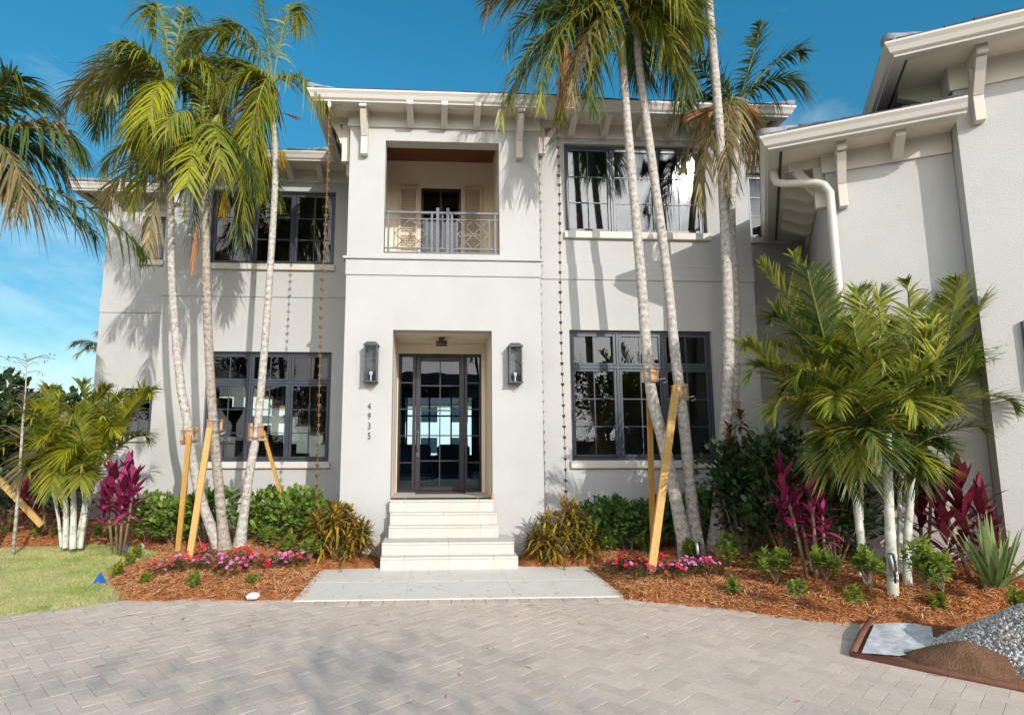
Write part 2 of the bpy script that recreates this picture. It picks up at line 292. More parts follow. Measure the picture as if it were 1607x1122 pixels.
# ------------------------------------------------------------------ mesh building
class MB:
    def __init__(self, xf=None): self.v = []; self.f = []; self.m = []; self.xf = xf
    def add(self, vs, fs, mi=0):
        k = len(self.v)
        self.v.extend([(self.xf @ V(p)) if self.xf else p for p in vs])
        for f in fs: self.f.append([i + k for i in f]); self.m.append(mi)
        return self
    def box(self, x0, x1, y0, y1, z0, z1, mi=0):
        return self.add([(x0, y0, z0), (x1, y0, z0), (x1, y1, z0), (x0, y1, z0), (x0, y0, z1), (x1, y0, z1), (x1, y1, z1), (x0, y1, z1)],
                        [(0, 3, 2, 1), (4, 5, 6, 7), (0, 1, 5, 4), (1, 2, 6, 5), (2, 3, 7, 6), (3, 0, 4, 7)], mi)
    def bbox(self, x0, x1, y0, y1, z0, z1, b=.008, mi=0):
        """Box with its twelve edges chamfered."""
        vs = []; idx = {}
        X, Y, Z = (x0, x1), (y0, y1), (z0, z1)
        b = min(b, (x1 - x0) / 3, (y1 - y0) / 3, (z1 - z0) / 3)
        for i in (0, 1):
            for j in (0, 1):
                for k in (0, 1):
                    for a in range(3):
                        s = [(1 - 2 * i) * b, (1 - 2 * j) * b, (1 - 2 * k) * b]
                        s[a] = 0
                        idx[i, j, k, a] = len(vs); vs.append((X[i] + s[0], Y[j] + s[1], Z[k] + s[2]))
        F = []
        for a in range(3):
            for e in (0, 1):
                def key(p, q):
                    t = [0, 0, 0]; o = [c for c in range(3) if c != a]; t[a] = e; t[o[0]] = p; t[o[1]] = q; return (*t, a)
                q = [idx[key(0, 0)], idx[key(1, 0)], idx[key(1, 1)], idx[key(0, 1)]]
                flip = (e == 0) ^ (a == 1)
                F.append(q[::-1] if flip else q)
        for a in range(3):
            o = [c for c in range(3) if c != a]
            for p in (0, 1):
                for q in (0, 1):
                    def k2(e, ax):
                        t = [0, 0, 0]; t[a] = e; t[o[0]] = p; t[o[1]] = q; return idx[(*t, ax)]
                    F.append([k2(0, o[0]), k2(1, o[0]), k2(1, o[1]), k2(0, o[1])])
        for i in (0, 1):
            for j in (0, 1):
                for k in (0, 1): F.append([idx[i, j, k, 0], idx[i, j, k, 1], idx[i, j, k, 2]])
        return self.add(vs, F, mi)
    def tube(self, pts, rad, n=8, mi=0, cap=True):
        pts = [V(p) for p in pts]; m = len(pts)
        if not isinstance(rad, (list, tuple)): rad = [rad] * m
        vs = []; ref = None
        for i, p in enumerate(pts):
            t = (pts[min(i + 1, m - 1)] - pts[max(i - 1, 0)]).normalized()
            if ref is None: ref = V((1, 0, 0)) if abs(t.x) < .9 else V((0, 1, 0))
            a = (ref - t * ref.dot(t)).normalized(); ref = a; b = t.cross(a)
            for k in range(n):
                th = 2 * math.pi * k / n; vs.append(p + (a * math.cos(th) + b * math.sin(th)) * rad[i])
        fs = []
        for i in range(m - 1):
            for k in range(n):
                k2 = (k + 1) % n; fs.append((i * n + k, i * n + k2, (i + 1) * n + k2, (i + 1) * n + k))
        if cap: fs.append(tuple(range(n))[::-1]); fs.append(tuple((m - 1) * n + k for k in range(n)))
        return self.add(vs, fs, mi)
    def lathe(self, c, prof, n=12, mi=0):
        vs = []; fs = []; c = V(c)
        for r, z in prof:
            for k in range(n): th = 2 * math.pi * k / n; vs.append(c + V((r * math.cos(th), r * math.sin(th), z)))
        for i in range(len(prof) - 1):
            for k in range(n): k2 = (k + 1) % n; fs.append((i * n + k, i * n + k2, (i + 1) * n + k2, (i + 1) * n + k))
        return self.add(vs, fs, mi)
    def beam(self, p, q, w, d, mi=0, side=None):
        """A straight bar of rectangular section from p to q."""
        p, q = V(p), V(q); t = (q - p).normalized(); s = side or V((0, 1, 0))
        a = t.cross(s)
        if a.length < .1: a = t.cross(V((1, 0, 0)))
        a.normalize(); b = a.cross(t)
        vs = [e + a * (i * w / 2) + b * (j * d / 2) for e in (p, q) for i, j in ((-1, -1), (1, -1), (1, 1), (-1, 1))]
        return self.add(vs, [(0, 1, 2, 3), (7, 6, 5, 4), (0, 4, 5, 1), (1, 5, 6, 2), (2, 6, 7, 3), (3, 7, 4, 0)], mi)
    def blade(self, p, d, ln, w, droop, nrm=None, prof=(.55, 1., .72), mi=0, fold=0.0):
        """A leaf: a strip along d, bending down, pointed at its end."""
        d = d.normalized(); up = nrm or V((0, 0, 1)); s = d.cross(up)
        if s.length < .05: s = d.cross(V((1, .3, 0)))
        s.normalize(); n = len(prof); vs = []; fs = []
        for i, q in enumerate(prof):
            u = i / n; c = p + d * (ln * u) - V((0, 0, 1)) * (droop * ln * u * u)
            h = w * q / 2
            vs += [c - s * h + V((0, 0, fold * h)), c + s * h + V((0, 0, fold * h))]
        vs.append(p + d * ln - V((0, 0, 1)) * (droop * ln))
        for i in range(n - 1): fs.append((2 * i, 2 * i + 1, 2 * i + 3, 2 * i + 2))
        fs.append((2 * n - 2, 2 * n - 1, 2 * n))
        return self.add(vs, fs, mi)
    def build(self, name, mats, parent=None, smooth=False, kind=None, label=None, cat=None, group=None):
        root = parent
        while root is not None and root.parent is not None: root = root.parent
        me = bpy.data.meshes.new(name); off = V(root.location) if root is not None else V((0, 0, 0))
        me.from_pydata([tuple(V(p) - off) for p in self.v], [], self.f)
        for m in (mats if isinstance(mats, (list, tuple)) else [mats]): me.materials.append(M[m])
        if any(self.m): me.polygons.foreach_set('material_index', self.m)
        if smooth: me.polygons.foreach_set('use_smooth', [True] * len(me.polygons))
        me.update()
        o = bpy.data.objects.new(name, me); COL.objects.link(o)
        if parent is not None: o.parent = parent
        if kind: o['kind'] = kind
        if label: o['label'] = label
        if cat: o['category'] = cat
        if group: o['group'] = group
        return o
def thing(name, label, cat, loc=(0, 0, 0), group=None):
    o = bpy.data.objects.new(name, None); COL.objects.link(o); o.location = loc; o.empty_display_size = .2
    o['label'] = label; o['category'] = cat
    if group: o['group'] = group
    return o
def np_mesh(name, verts, faces, m, **kw):
    """Large uniform meshes: verts (n,3), faces (k,3 or 4)."""
    me = bpy.data.meshes.new(name); nf, c = faces.shape
    me.vertices.add(len(verts)); me.vertices.foreach_set('co', verts.astype(np.float32).ravel())
    me.loops.add(nf * c); me.loops.foreach_set('vertex_index', faces.astype(np.int32).ravel())
    me.polygons.add(nf); me.polygons.foreach_set('loop_start', np.arange(0, nf * c, c, dtype=np.int32))
    me.polygons.foreach_set('use_smooth', np.zeros(nf, bool))
    me.update(calc_edges=True); me.validate()
    me.materials.append(M[m])
    o = bpy.data.objects.new(name, me); COL.objects.link(o)
    for k, v in kw.items(): o[k] = v
    return o
def bez(p0, p1, p2, p3, t):
    a = 1 - t
    return p0 * (a ** 3) + p1 * (3 * a * a * t) + p2 * (3 * a * t * t) + p3 * (t ** 3)
def sstep(x): x = max(0., min(1., x)); return x * x * (3 - 2 * x)

# ------------------------------------------------------------------ plan of beds and lawn
BED_R = [(1.215, 8.95), (2.205, 8.95), (2.205, 7.12), (2.75, 6.86), (3.35, 6.5), (3.8, 6.2), (4.2, 6.03), (5.2, 5.82), (6.4, 5.58), (8.0, 5.3), (10.5, 5.0), (10.5, 9.0), (6.4, 12.0), (1.215, 12.0)]
BED_L = [(-.75, 8.95), (-1.565, 8.95), (-1.565, 7.33), (-2.4, 7.36), (-3.1, 7.36), (-3.55, 7.42), (-4.05, 8.1), (-4.35, 8.6), (-4.45, 9.1), (-4.25, 9.75), (-4.45, 10.4), (-5.2, 11.0), (-6.0, 11.15), (-7.2, 10.95), (-9.0, 10.6), (-14, 10.3), (-14, 15.5), (-.75, 15.5)]
LAWN = [(-3.5, 7.38), (-4.0, 7.0), (-4.6, 6.72), (-6.0, 6.35), (-9.0, 6.0), (-14, 5.9), (-14, 10.33), (-9.0, 10.63), (-7.2, 10.98), (-6.0, 11.18), (-5.2, 11.03), (-4.42, 10.4), (-4.22, 9.75), (-4.42, 9.1), (-4.32, 8.6), (-4.02, 8.1)]
def inside(poly, X, Y):
    X = np.asarray(X); Y = np.asarray(Y); c = np.zeros(X.shape, bool); n = len(poly); j = n - 1
    for i in range(n):
        xi, yi = poly[i]; xj, yj = poly[j]
        if yi != yj:
            c ^= ((yi > Y) != (yj > Y)) & (X < (xj - xi) * (Y - yi) / (yj - yi) + xi)
        j = i
    return c
def edge_dist(poly, X, Y, skip_back=True):
    d = np.full(np.shape(X), 9.)
    n = len(poly)
    for i in range(n):
        (x0, y0), (x1, y1) = poly[i], poly[(i + 1) % n]
        if skip_back and min(y0, y1) > 8.96 and not (x0 < -3 and y0 < 12): continue
        L2 = (x1 - x0) ** 2 + (y1 - y0) ** 2
        t = np.clip(((X - x0) * (x1 - x0) + (Y - y0) * (y1 - y0)) / L2, 0, 1)
        d = np.minimum(d, np.hypot(X - x0 - t * (x1 - x0), Y - y0 - t * (y1 - y0)))
    return d
def bed_z(x, y):
    X = np.atleast_1d(np.asarray(x, float)); Y = np.atleast_1d(np.asarray(y, float))
    poly = BED_R if np.mean(X) > 0 else BED_L
    d = edge_dist(poly, X, Y)
    ss = lambda q: (lambda c: c * c * (3 - 2 * c))(np.clip(q, 0, 1))
    z = -.018 + .055 * ss(d / .10) + .10 * ss(d / .55) + .04 * ss(d / 2) + .22 * ss((X - 3.2) / 2.4) * ss(d / 1.3)
    z += .018 * np.sin(X * 3.1 + 1) * np.cos(Y * 2.7)
    return z
def bz(x, y): return float(bed_z(x, y)[0])

# ------------------------------------------------------------------ ground, drive, beds
MB().add([(-900, -900, -.06), (900, -900, -.06), (900, 900, -.06), (-900, 900, -.06)], [(0, 1, 2, 3)]).build('ground', 'ground', kind='structure')
MB().box(-60, 60, -19, -12, -.05, -.02).build('road', 'road', kind='structure')
def herringbone():
    Lp, Wp, gap, b = .24, .12, .0019, .0006
    th = R(41); c, s = math.cos(th), math.sin(th)
    rng = np.random.default_rng(3)
    rects = []
    n = 150
    for i in range(-n, n):
        for j in range(-n, n):
            # a pair of bricks repeats along (W, W) and (2W, -2W)
            ox = i * Wp + j * 2 * Wp; oy = i * Wp - j * 2 * Wp
            rects.append((ox, oy, Lp, Wp)); rects.append((ox, oy + Wp, Wp, Lp))
    r = np.array(rects)
    cx = r[:, 0] + r[:, 2] / 2; cy = r[:, 1] + r[:, 3] / 2
    wx = cx * c - cy * s; wy = cx * s + cy * c + 4.0
    ok = (wx > -11) & (wx < 10.5) & (wy > -7.5) & (wy < 8.6)
    # the soldier course and walkway take the place of the pattern at the front step
    ok &= ~((wx > -1.6) & (wx < 2.25) & (wy > 7.13))
    for po in (BED_R, LAWN, BED_L): ok &= ~(inside(po, wx, wy) & (edge_dist(po, wx, wy, False) > .2))
    r = r[ok]; k = len(r)
    x0 = r[:, 0] + gap; y0 = r[:, 1] + gap; x1 = r[:, 0] + r[:, 2] - gap; y1 = r[:, 1] + r[:, 3] - gap
    dz = rng.normal(0, .0006, k); tx = rng.normal(0, .0005, (k, 2))
    def ring(bb, z):
        P = []
        for X, Y, sx, sy in ((x0 + bb, y0 + bb, -1, -1), (x1 - bb, y0 + bb, 1, -1), (x1 - bb, y1 - bb, 1, 1), (x0 + bb, y1 - bb, -1, 1)):
            P.append(np.stack([X * c - Y * s, X * s + Y * c + 4.0, dz + z + tx[:, 0] * sx + tx[:, 1] * sy], 1))
        return P
    P = ring(0, -.012) + ring(0, -.0006) + ring(b, 0.0)
    v = np.stack(P, 1).reshape(-1, 3)
    fb = [(8, 9, 10, 11)] + [(i, (i + 1) % 4, 4 + (i + 1) % 4, 4 + i) for i in range(4)] + [(4 + i, 4 + (i + 1) % 4, 8 + (i + 1) % 4, 8 + i) for i in range(4)]
    F = (np.arange(k)[:, None, None] * 12 + np.array(fb)[None]).reshape(-1, 4)
    return v, F
pv, pf = herringbone()
np_mesh('driveway', pv, pf, 'paver', kind='structure')
MB().box(-12, 11, -12, 10.0, -.05, -.0035).build('driveway_base', 'joint', kind='structure')
m = MB()
for i in range(30):
    x = -1.58 + i * .1275
    m.bbox(x + .003, x + .124, 7.0 + .02, 7.24, -.011, .001 + rnd.uniform(-.001, .001), .005)
m.build('paver_border', 'paver', kind='structure')
m = MB()
for i in range(3):
    for j in range(2):
        x0 = -1.575 + i * 1.263; y0 = 7.25 + j * .9
        m.bbox(x0 + .0008, x0 + 1.2622, y0 + .0008, y0 + .8992, -.01, .009, .003)
m.build('walkway', 'concrete', kind='structure')

def bed_mesh(poly, name, m, zf, step=.07, jitter=.0):
    xs = [p[0] for p in poly]; ys = [p[1] for p in poly]
    X = np.arange(min(xs), max(xs) + step, step); Y = np.arange(min(ys), max(ys) + step, step)
    gx, gy = np.meshgrid(X, Y, indexing='ij')
    z = zf(gx.ravel(), gy.ravel()).reshape(gx.shape)
    nx, ny = gx.shape
    cx = (gx[:-1, :-1] + gx[1:, 1:]) / 2; cy = (gy[:-1, :-1] + gy[1:, 1:]) / 2
    ok = inside(poly, cx, cy)
    I, J = np.nonzero(ok)
    F = np.stack([I * ny + J, (I + 1) * ny + J, (I + 1) * ny + J + 1, I * ny + J + 1], 1)
    v = np.stack([gx.ravel(), gy.ravel(), z.ravel()], 1)
    used = np.unique(F); mp = -np.ones(len(v), int); mp[used] = np.arange(len(used))
    o = np_mesh(name, v[used], mp[F], m, kind='structure')
    o.data.polygons.foreach_set('use_smooth', [True] * len(o.data.polygons))
    return o
rg = np.random.default_rng(11)
def bedn(x, y):
    z = bed_z(x, y)
    return z + rg.normal(0, .006, len(x))
bed_mesh(BED_R, 'mulch_bed', 'mulch', bedn)
bed_mesh(BED_L, 'mulch_bed', 'mulch', bedn)
bed_mesh(LAWN, 'lawn', 'turf', lambda x, y: -.014 + .038 * np.clip(edge_dist(LAWN, x, y, False) / .2, 0, 1) + .01 * np.sin(x * 2) * np.sin(y * 1.7), .1)
def scatter(poly, n, box):
    x = rg.uniform(box[0], box[1], n); y = rg.uniform(box[2], box[3], n)
    k = inside(poly, x, y); return x[k], y[k]
def straw(poly, n, box, name):
    x, y = scatter(poly, n, box); x = x + rg.normal(0, .045, len(x)); y = y + rg.normal(0, .045, len(x)); k = len(x)
    z = np.where(inside(poly, x, y), bed_z(x, y), -.008)
    a = rg.uniform(0, 2 * np.pi, k); ln = rg.uniform(.05, .17, k); w = rg.uniform(.002, .0048, k)
    t1 = rg.normal(.03, .16, k); bow = rg.uniform(0, .02, k)
    dx, dy = np.cos(a), np.sin(a); px_, py_ = -dy, dx
    pts = []
    for u in (-.5, 0., .5):
        zz = z + .014 + rg.uniform(0, .012, k) * 0 + np.maximum(t1 * ln * u, -.012) + bow * (1 - 4 * u * u)
        for sgn in (-1, 1):
            ww = w * (1 if u == 0 else .6)
            pts.append(np.stack([x + dx * ln * u + px_ * ww * sgn, y + dy * ln * u + py_ * ww * sgn, zz + sgn * w * .3], 1))
    v = np.stack(pts, 1).reshape(-1, 3)
    F = (np.arange(k)[:, None, None] * 6 + np.array([(0, 1, 3, 2), (2, 3, 5, 4)])[None]).reshape(-1, 4)
    return np_mesh(name, v, F, 'straw', kind='stuff', label='reddish brown pine straw mulch covering the planting beds', category='mulch')
straw(BED_R, 52000, (2.1, 7.6, 4.6, 9.5), 'pine_straw')
straw(BED_L, 52000, (-6.6, -1.4, 7.2, 11.6), 'pine_straw')
straw(BED_L, 14000, (-9.5, -5, 10.3, 12.5), 'pine_straw')
def turf_blades(n, box):
    x, y = scatter(LAWN, n, box); x = x + rg.normal(0, .05, len(x)); y = y + rg.normal(0, .05, len(x)); k = len(x)
    a = rg.uniform(0, 2 * np.pi, k); h = rg.uniform(.016, .055, k); w = rg.uniform(.0025, .005, k)
    tuft = .72 + .55 * np.clip(np.sin(x * 5.3 + np.sin(y * 3.1) * 2) * np.cos(y * 4.7 + np.sin(x * 2.3) * 2) + .3, 0, 1.2); h = h * tuft
    le = rg.normal(0, .026, (k, 2)); z = np.full(k, .014)
    p0 = np.stack([x - np.cos(a) * w, y - np.sin(a) * w, z], 1); p1 = np.stack([x + np.cos(a) * w, y + np.sin(a) * w, z], 1)
    p2 = np.stack([x + le[:, 0], y + le[:, 1], z + h], 1)
    v = np.stack([p0, p1, p2], 1).reshape(-1, 3); F = np.arange(3 * k).reshape(-1, 3)
    return np_mesh('lawn_grass', v, F, 'grass', kind='stuff', label='short yellow green grass of the small front lawn', category='grass')
turf_blades(170000, (-10, -3.4, 5.9, 11.3))

# ------------------------------------------------------------------ the house
house = thing('house', 'white two storey stucco house with grey tiled roof and bracketed eaves', 'house', (0, 9.75, 0))
def wall_panel(mb, Y, x0, x1, z0, z1, th, holes=()):
    """A wall facing the street (-Y) with openings; reveals included."""
    xs = sorted({x0, x1, *[h[0] for h in holes], *[h[1] for h in holes]}); zs = sorted({z0, z1, *[h[2] for h in holes], *[h[3] for h in holes]})
    def hole(i, k):
        if i < 0 or k < 0 or i >= len(xs) - 1 or k >= len(zs) - 1: return True
        cx = (xs[i] + xs[i + 1]) / 2; cz = (zs[k] + zs[k + 1]) / 2
        return any(h[0] < cx < h[1] and h[2] < cz < h[3] for h in holes)
    for i in range(len(xs) - 1):
        for k in range(len(zs) - 1):
            if hole(i, k): continue
            a, b, c, d = xs[i], xs[i + 1], zs[k], zs[k + 1]
            mb.add([(a, Y, c), (b, Y, c), (b, Y, d), (a, Y, d)], [(0, 1, 2, 3)])
            mb.add([(a, Y + th, c), (b, Y + th, c), (b, Y + th, d), (a, Y + th, d)], [(3, 2, 1, 0)])
            if hole(i - 1, k): mb.add([(a, Y, c), (a, Y, d), (a, Y + th, d), (a, Y + th, c)], [(0, 1, 2, 3)])
            if hole(i + 1, k): mb.add([(b, Y, c), (b, Y, d), (b, Y + th, d), (b, Y + th, c)], [(3, 2, 1, 0)])
            if hole(i, k - 1): mb.add([(a, Y, c), (b, Y, c), (b, Y + th, c), (a, Y + th, c)], [(3, 2, 1, 0)])
            if hole(i, k + 1): mb.add([(a, Y, d), (b, Y, d), (b, Y + th, d), (a, Y + th, d)], [(0, 1, 2, 3)])
    return mb
ZS = 7.35                                               # soffit height of the main roof
BALC = (-.86, 1.07, 4.88, 6.86); ENTRY = (-.68, .93, .9, 3.59)
YP, YR, YL, YF, YX = 9.75, 9.95, 12.05, 13.7, 10.85     # wall planes: porch, right wing, left wing, far left, link to garage
RU = (2.24, 4.75, 5.38, 7.0); RLW = (2.26, 4.72, 1.49, 3.66)
LU = (-4.56, -2.06, 5.34, 6.90); LLW = (-4.46, -2.04, 1.42, 3.56)
FU = (-6.70, -6.18, 5.88, 6.92); FLW = (-6.82, -6.19, 1.93, 2.97)
XU = (6.02, 6.75, 5.66, 6.98)
def wl(m, label=None): return m.build('wall', 'stucco', house, label=label)
wl(wall_panel(MB(), YP, -1.46, 1.75, -.05, ZS + .02, .25, (BALC, ENTRY)))
wl(wall_panel(MB(), YR, 1.76, 5.52, -.05, ZS + .02, .22, (RU, RLW)))
wl(wall_panel(MB(), YL, -5.40, -1.44, -.05, ZS + .02, .22, (LU, LLW)))
wl(wall_panel(MB(), YF, -7.47, -5.2, -.05, ZS + .02, .22, (FU, FLW)))
wl(wall_panel(MB(), YX, 5.54, 9.0, -.05, ZS + .02, .22, (XU,)))
m = MB()                                                # side returns
m.box(-1.455, -1.25, YP + .26, YL - .003, -.05, ZS + .02); m.box(1.52, 1.745, YP + .26, YR + .3, -.05, ZS + .02)
m.box(5.32, 5.515, YR + .23, YX - .003, -.05, ZS + .02); m.box(-5.395, -5.2, YL + .23, YF - .003, -.05, ZS + .02)
m.box(-7.465, -7.25, YF + .23, 19, -.05, ZS + .02)
wl(m)
# entrance recess and balcony recess
m = MB()
m.box(-.74, -.683, 10.0, 11.2, .88, 3.66); m.box(.935, .99, 10.0, 11.2, .88, 3.66); m.box(-.68, .93, 10.002, 11.3, 3.595, 3.66)
wall_panel(m, 11.12, -.68, .93, .9, 3.59, .12, ((-.665, .865, .9, 3.41),))
m.build('entry_recess', 'cream', house)
m = MB()
m.box(-1.2, -1.05, 10.003, 11.6, 4.6, 7.44); m.box(1.14, 1.25, 10.003, 11.6, 4.6, 7.44)
m.box(-1.2, 1.25, 10.003, 11.75, 4.7, 4.878)
wall_panel(m, 11.6, -1.1, 1.2, 4.88, 7.44, .15, ((-.30, .50, 4.9, 6.83),))
m.build('balcony_recess', 'cream', house)
m = MB()
for k in range(16):
    y = 10.01 + k * .1; m.bbox(-1.05, 1.14, y, y + .096, 7.40, 7.42, .004)
m.build('balcony_ceiling', 'cedar', house)
def door_leaf():
    f = MB()
    for a, b in ((-.30, -.25), (.45, .50)): f.box(a, b, 11.6, 11.66, 4.9, 6.83)
    f.box(-.25, .45, 11.6, 11.66, 6.77, 6.83); f.box(-.25, .45, 11.6, 11.66, 4.9, 5.02)
    f.box(.075, .125, 11.602, 11.662, 5.02, 6.77)
    for z in (5.6, 6.18): f.box(-.25, .45, 11.612, 11.645, z, z + .022)
    d = f.build('balcony_door', 'doorframe', house)
    MB().add([(-.25, 11.64, 5.02), (.45, 11.64, 5.02), (.45, 11.64, 6.77), (-.25, 11.64, 6.77)], [(0, 1, 2, 3)]).build('pane', 'doorglass', d)
door_leaf()
for a in (-.74, .53):
    m = MB()
    m.box(a, a + .05, 11.555, 11.598, 4.92, 6.86); m.box(a + .34, a + .39, 11.555, 11.598, 4.92, 6.86)
    for z in (4.92, 5.82, 6.80): m.box(a + .05, a + .34, 11.556, 11.597, z, z + .06)
    for z0, z1 in ((4.98, 5.82), (5.88, 6.80)):
        n = int((z1 - z0) / .045)
        for k in range(n):
            z = z0 + k * (z1 - z0) / n
            m.add([(a + .05, 11.562, z), (a + .34, 11.562, z), (a + .34, 11.59, z + .04), (a + .05, 11.59, z + .04)], [(0, 1, 2, 3)])
    m.build('shutter', 'shutter', house)
# balcony railing
rail = MB(); yr = 9.80
def rp(x, y): return at(x, y, yr)
zt, zm, zb, z0 = 5.59, 5.495, 4.985, 4.925
def vbar(x, w, a, b): rail.box(x - w / 2, x + w / 2, yr - w / 2, yr + w / 2, a, b)
X0, X1, XM = -.855, 1.065, .105
for x in (-.79, 1.0): vbar(x, .034, 4.882, zt - .002)
for x in (-.695, -.15, .36, .90): vbar(x, .02, zb + .012, zm - .008)
for x in (-.065, .27): vbar(x, .036, 4.882, zt - .002)
for x in (.03, .20): vbar(x, .05, 4.89, zt + .10)
vbar(.115, .02, zb + .012, zt - .02)
rail.box(X0, X1, yr - .022, yr + .022, zt, zt + .035)
rail.box(X0, X1, yr - .010, yr + .010, zm - .008, zm + .014)
rail.box(X0, X1, yr - .012, yr + .012, zb - .012, zb + .012)
rail.box(X0, X1, yr - .013, yr + .013, z0 - .03, z0 - .006)
for a, b in ((-.685, -.16), (.37, .89)):
    mid = (a + b) / 2; zc = (zb + zm) / 2; hh = (b - a)
    for s in (0, 1):
        for (xa, za, xb, zb_) in ((a, zb, b, zm), (a, zm, b, zb), (a, zc, mid, zm), (mid, zm, b, zc), (a, zc, mid, zb), (mid, zb, b, zc)):
            pass
    for (xa, za, xb, zbb) in ((a, zb, b, zm), (a, zm, b, zb), (a, zc, mid, zm), (mid, zm, b, zc), (a, zc, mid, zb), (mid, zb, b, zc)):
        rail.beam((xa, yr, za), (xb, yr, zbb), .013, .013)
rail.build('balcony_railing', 'rail', house)

# bands, frieze, sills
m = MB()
m.bbox(-1.52, 1.80, YP - .06, YP + .0, 4.765, 4.81, .008); m.bbox(-1.475, 1.765, YP - .022, YP, 4.50, 4.763, .006)
m.bbox(-1.52, -1.458, YP, YL - .002, 4.765, 4.81, .008)
m.build('string_course', 'stucco', house)
m = MB(); m.bbox(1.77, 5.535, YR - .02, YR, 4.53, 4.81, .006); m.build('string_course', 'stucco', house)
m = MB(); m.bbox(-5.415, -1.46, YL - .02, YL, 4.66, 5.10, .006); m.build('string_course', 'stucco', house)
m = MB(); m.bbox(-7.485, -5.41, YF - .02, YF, 4.66, 5.0, .006); m.build('string_course', 'stucco', house)
for x0, x1, Y, zb_ in ((-1.50, 1.79, YP, 7.09), (1.80, 5.56, YR, 7.09), (-5.44, -1.47, YL, 7.09), (-7.51, -5.45, YF, 7.09), (5.57, 9, YX, 7.1)):
    MB().bbox(x0, x1, Y - .035, Y + .0, zb_, ZS + .01, .006).build('frieze', 'trim', house)
m = MB(); m.bbox(-1.495, -1.458, YP + .002, YL - .04, 7.09, ZS + .01, .006); m.build('frieze', 'trim', house)

def window(Y, hole, cols, rows, transom=0.0, fm='frame', gm='glass', sill=True, muntin_cols=2):
    x0, x1, z0, z1 = hole; y0, y1 = Y + .075, Y + .15
    f = MB(); e = .045
    f.bbox(x0, x0 + e, y0, y1, z0, z1, .004); f.bbox(x1 - e, x1, y0, y1, z0, z1, .004)
    f.bbox(x0 + e, x1 - e, y0, y1, z1 - e, z1, .004); f.bbox(x0 + e, x1 - e, y0, y1, z0, z0 + e, .004)
    zt_ = z1 - transom if transom else z1 - e
    cw = (x1 - x0 - 2 * e) / cols
    if transom: f.bbox(x0 + e, x1 - e, y0 + .004, y1 - .004, zt_ - .025, zt_ + .025, .004)
    for i in range(1, cols): f.bbox(x0 + e + i * cw - .022, x0 + e + i * cw + .022, y0 + .002, y1 - .002, z0 + e, z1 - e, .004)
    g = MB()
    spans = [(z0 + e, zt_ - (.025 if transom else 0), rows)]
    if transom: spans.append((zt_ + .025, z1 - e, 1))
    for i in range(cols):
        a = x0 + e + i * cw + (.022 if i else 0); b = x0 + e + (i + 1) * cw - (.022 if i < cols - 1 else 0)
        for za, zb_, nr in spans:
            s = .05; ya, yb = y0 + .012, y0 + .058
            f.bbox(a + .003, a + s, ya, yb, za + .003, zb_ - .003, .005); f.bbox(b - s, b - .003, ya, yb, za + .003, zb_ - .003, .005)
            f.bbox(a + s, b - s, ya, yb, za + .003, za + s, .005); f.bbox(a + s, b - s, ya, yb, zb_ - s, zb_ - .003, .005)
            for k in range(1, muntin_cols):
                xm = a + s + (b - a - 2 * s) * k / muntin_cols; f.box(xm - .009, xm + .009, ya + .012, yb - .014, za + s, zb_ - s)
            for k in range(1, nr):
                zz = za + s + (zb_ - za - 2 * s) * k / nr; f.box(a + s, b - s, ya + .013, yb - .015, zz - .009, zz + .009)
            tl = rnd.uniform(-.0022, .0022); tv = rnd.uniform(-.0015, .0015)
            yy = y0 + .036
            g.add([(a + s, yy - tl - tv, za + s), (b - s, yy + tl - tv, za + s), (b - s, yy + tl + tv, zb_ - s), (a + s, yy - tl + tv, zb_ - s)], [(0, 1, 2, 3)])
    w = f.build('window', fm, house)
    g.build('pane', gm, w)
    if sill: MB().bbox(x0 - .03, x1 + .03, Y - .07, Y + .07, z0 - .125, z0 - .002, .008).build('window_sill', 'trim', w)
    return w
window(YR, RU, 3, 3, 0, gm='glass_sun'); window(YR, RLW, 3, 3, .62)
window(YL, LU, 3, 3, 0); window(YL, LLW, 3, 3, .60, gm='glass_low')
window(YF, FU, 1, 3, 0, muntin_cols=2); window(YF, FLW, 1, 2, 0, muntin_cols=2)
window(YX, XU, 1, 3, 0, muntin_cols=2)

# rooms behind the glass
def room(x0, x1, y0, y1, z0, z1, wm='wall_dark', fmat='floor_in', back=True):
    m = MB()
    if back: m.add([(x0, y1, z0), (x1, y1, z0), (x1, y1, z1), (x0, y1, z1)], [(0, 1, 2, 3)])
    m.add([(x0, y0, z0), (x0, y1, z0), (x0, y1, z1), (x0, y0, z1)], [(0, 1, 2, 3)]); m.add([(x1, y0, z0), (x1, y1, z0), (x1, y1, z1), (x1, y0, z1)], [(0, 1, 2, 3)])
    m.add([(x0, y0, z1), (x1, y0, z1), (x1, y1, z1), (x0, y1, z1)], [(0, 1, 2, 3)])
    m.add([(x0, y0, z0), (x1, y0, z0), (x1, y1, z0), (x0, y1, z0)], [(0, 1, 2, 3)], 1)
    m.build('room', [wm, fmat], house)
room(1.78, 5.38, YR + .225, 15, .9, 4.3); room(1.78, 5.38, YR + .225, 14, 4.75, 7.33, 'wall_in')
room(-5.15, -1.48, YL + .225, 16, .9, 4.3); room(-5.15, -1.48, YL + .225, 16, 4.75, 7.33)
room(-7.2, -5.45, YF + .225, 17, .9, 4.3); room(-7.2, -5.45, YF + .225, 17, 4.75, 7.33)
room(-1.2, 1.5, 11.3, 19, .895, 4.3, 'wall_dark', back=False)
room(-.9, 1.1, 11.76, 15, 4.85, 7.3, 'wall_dark'); room(5.7, 8, YX + .225, 13, 4.75, 7.33, 'wall_in')
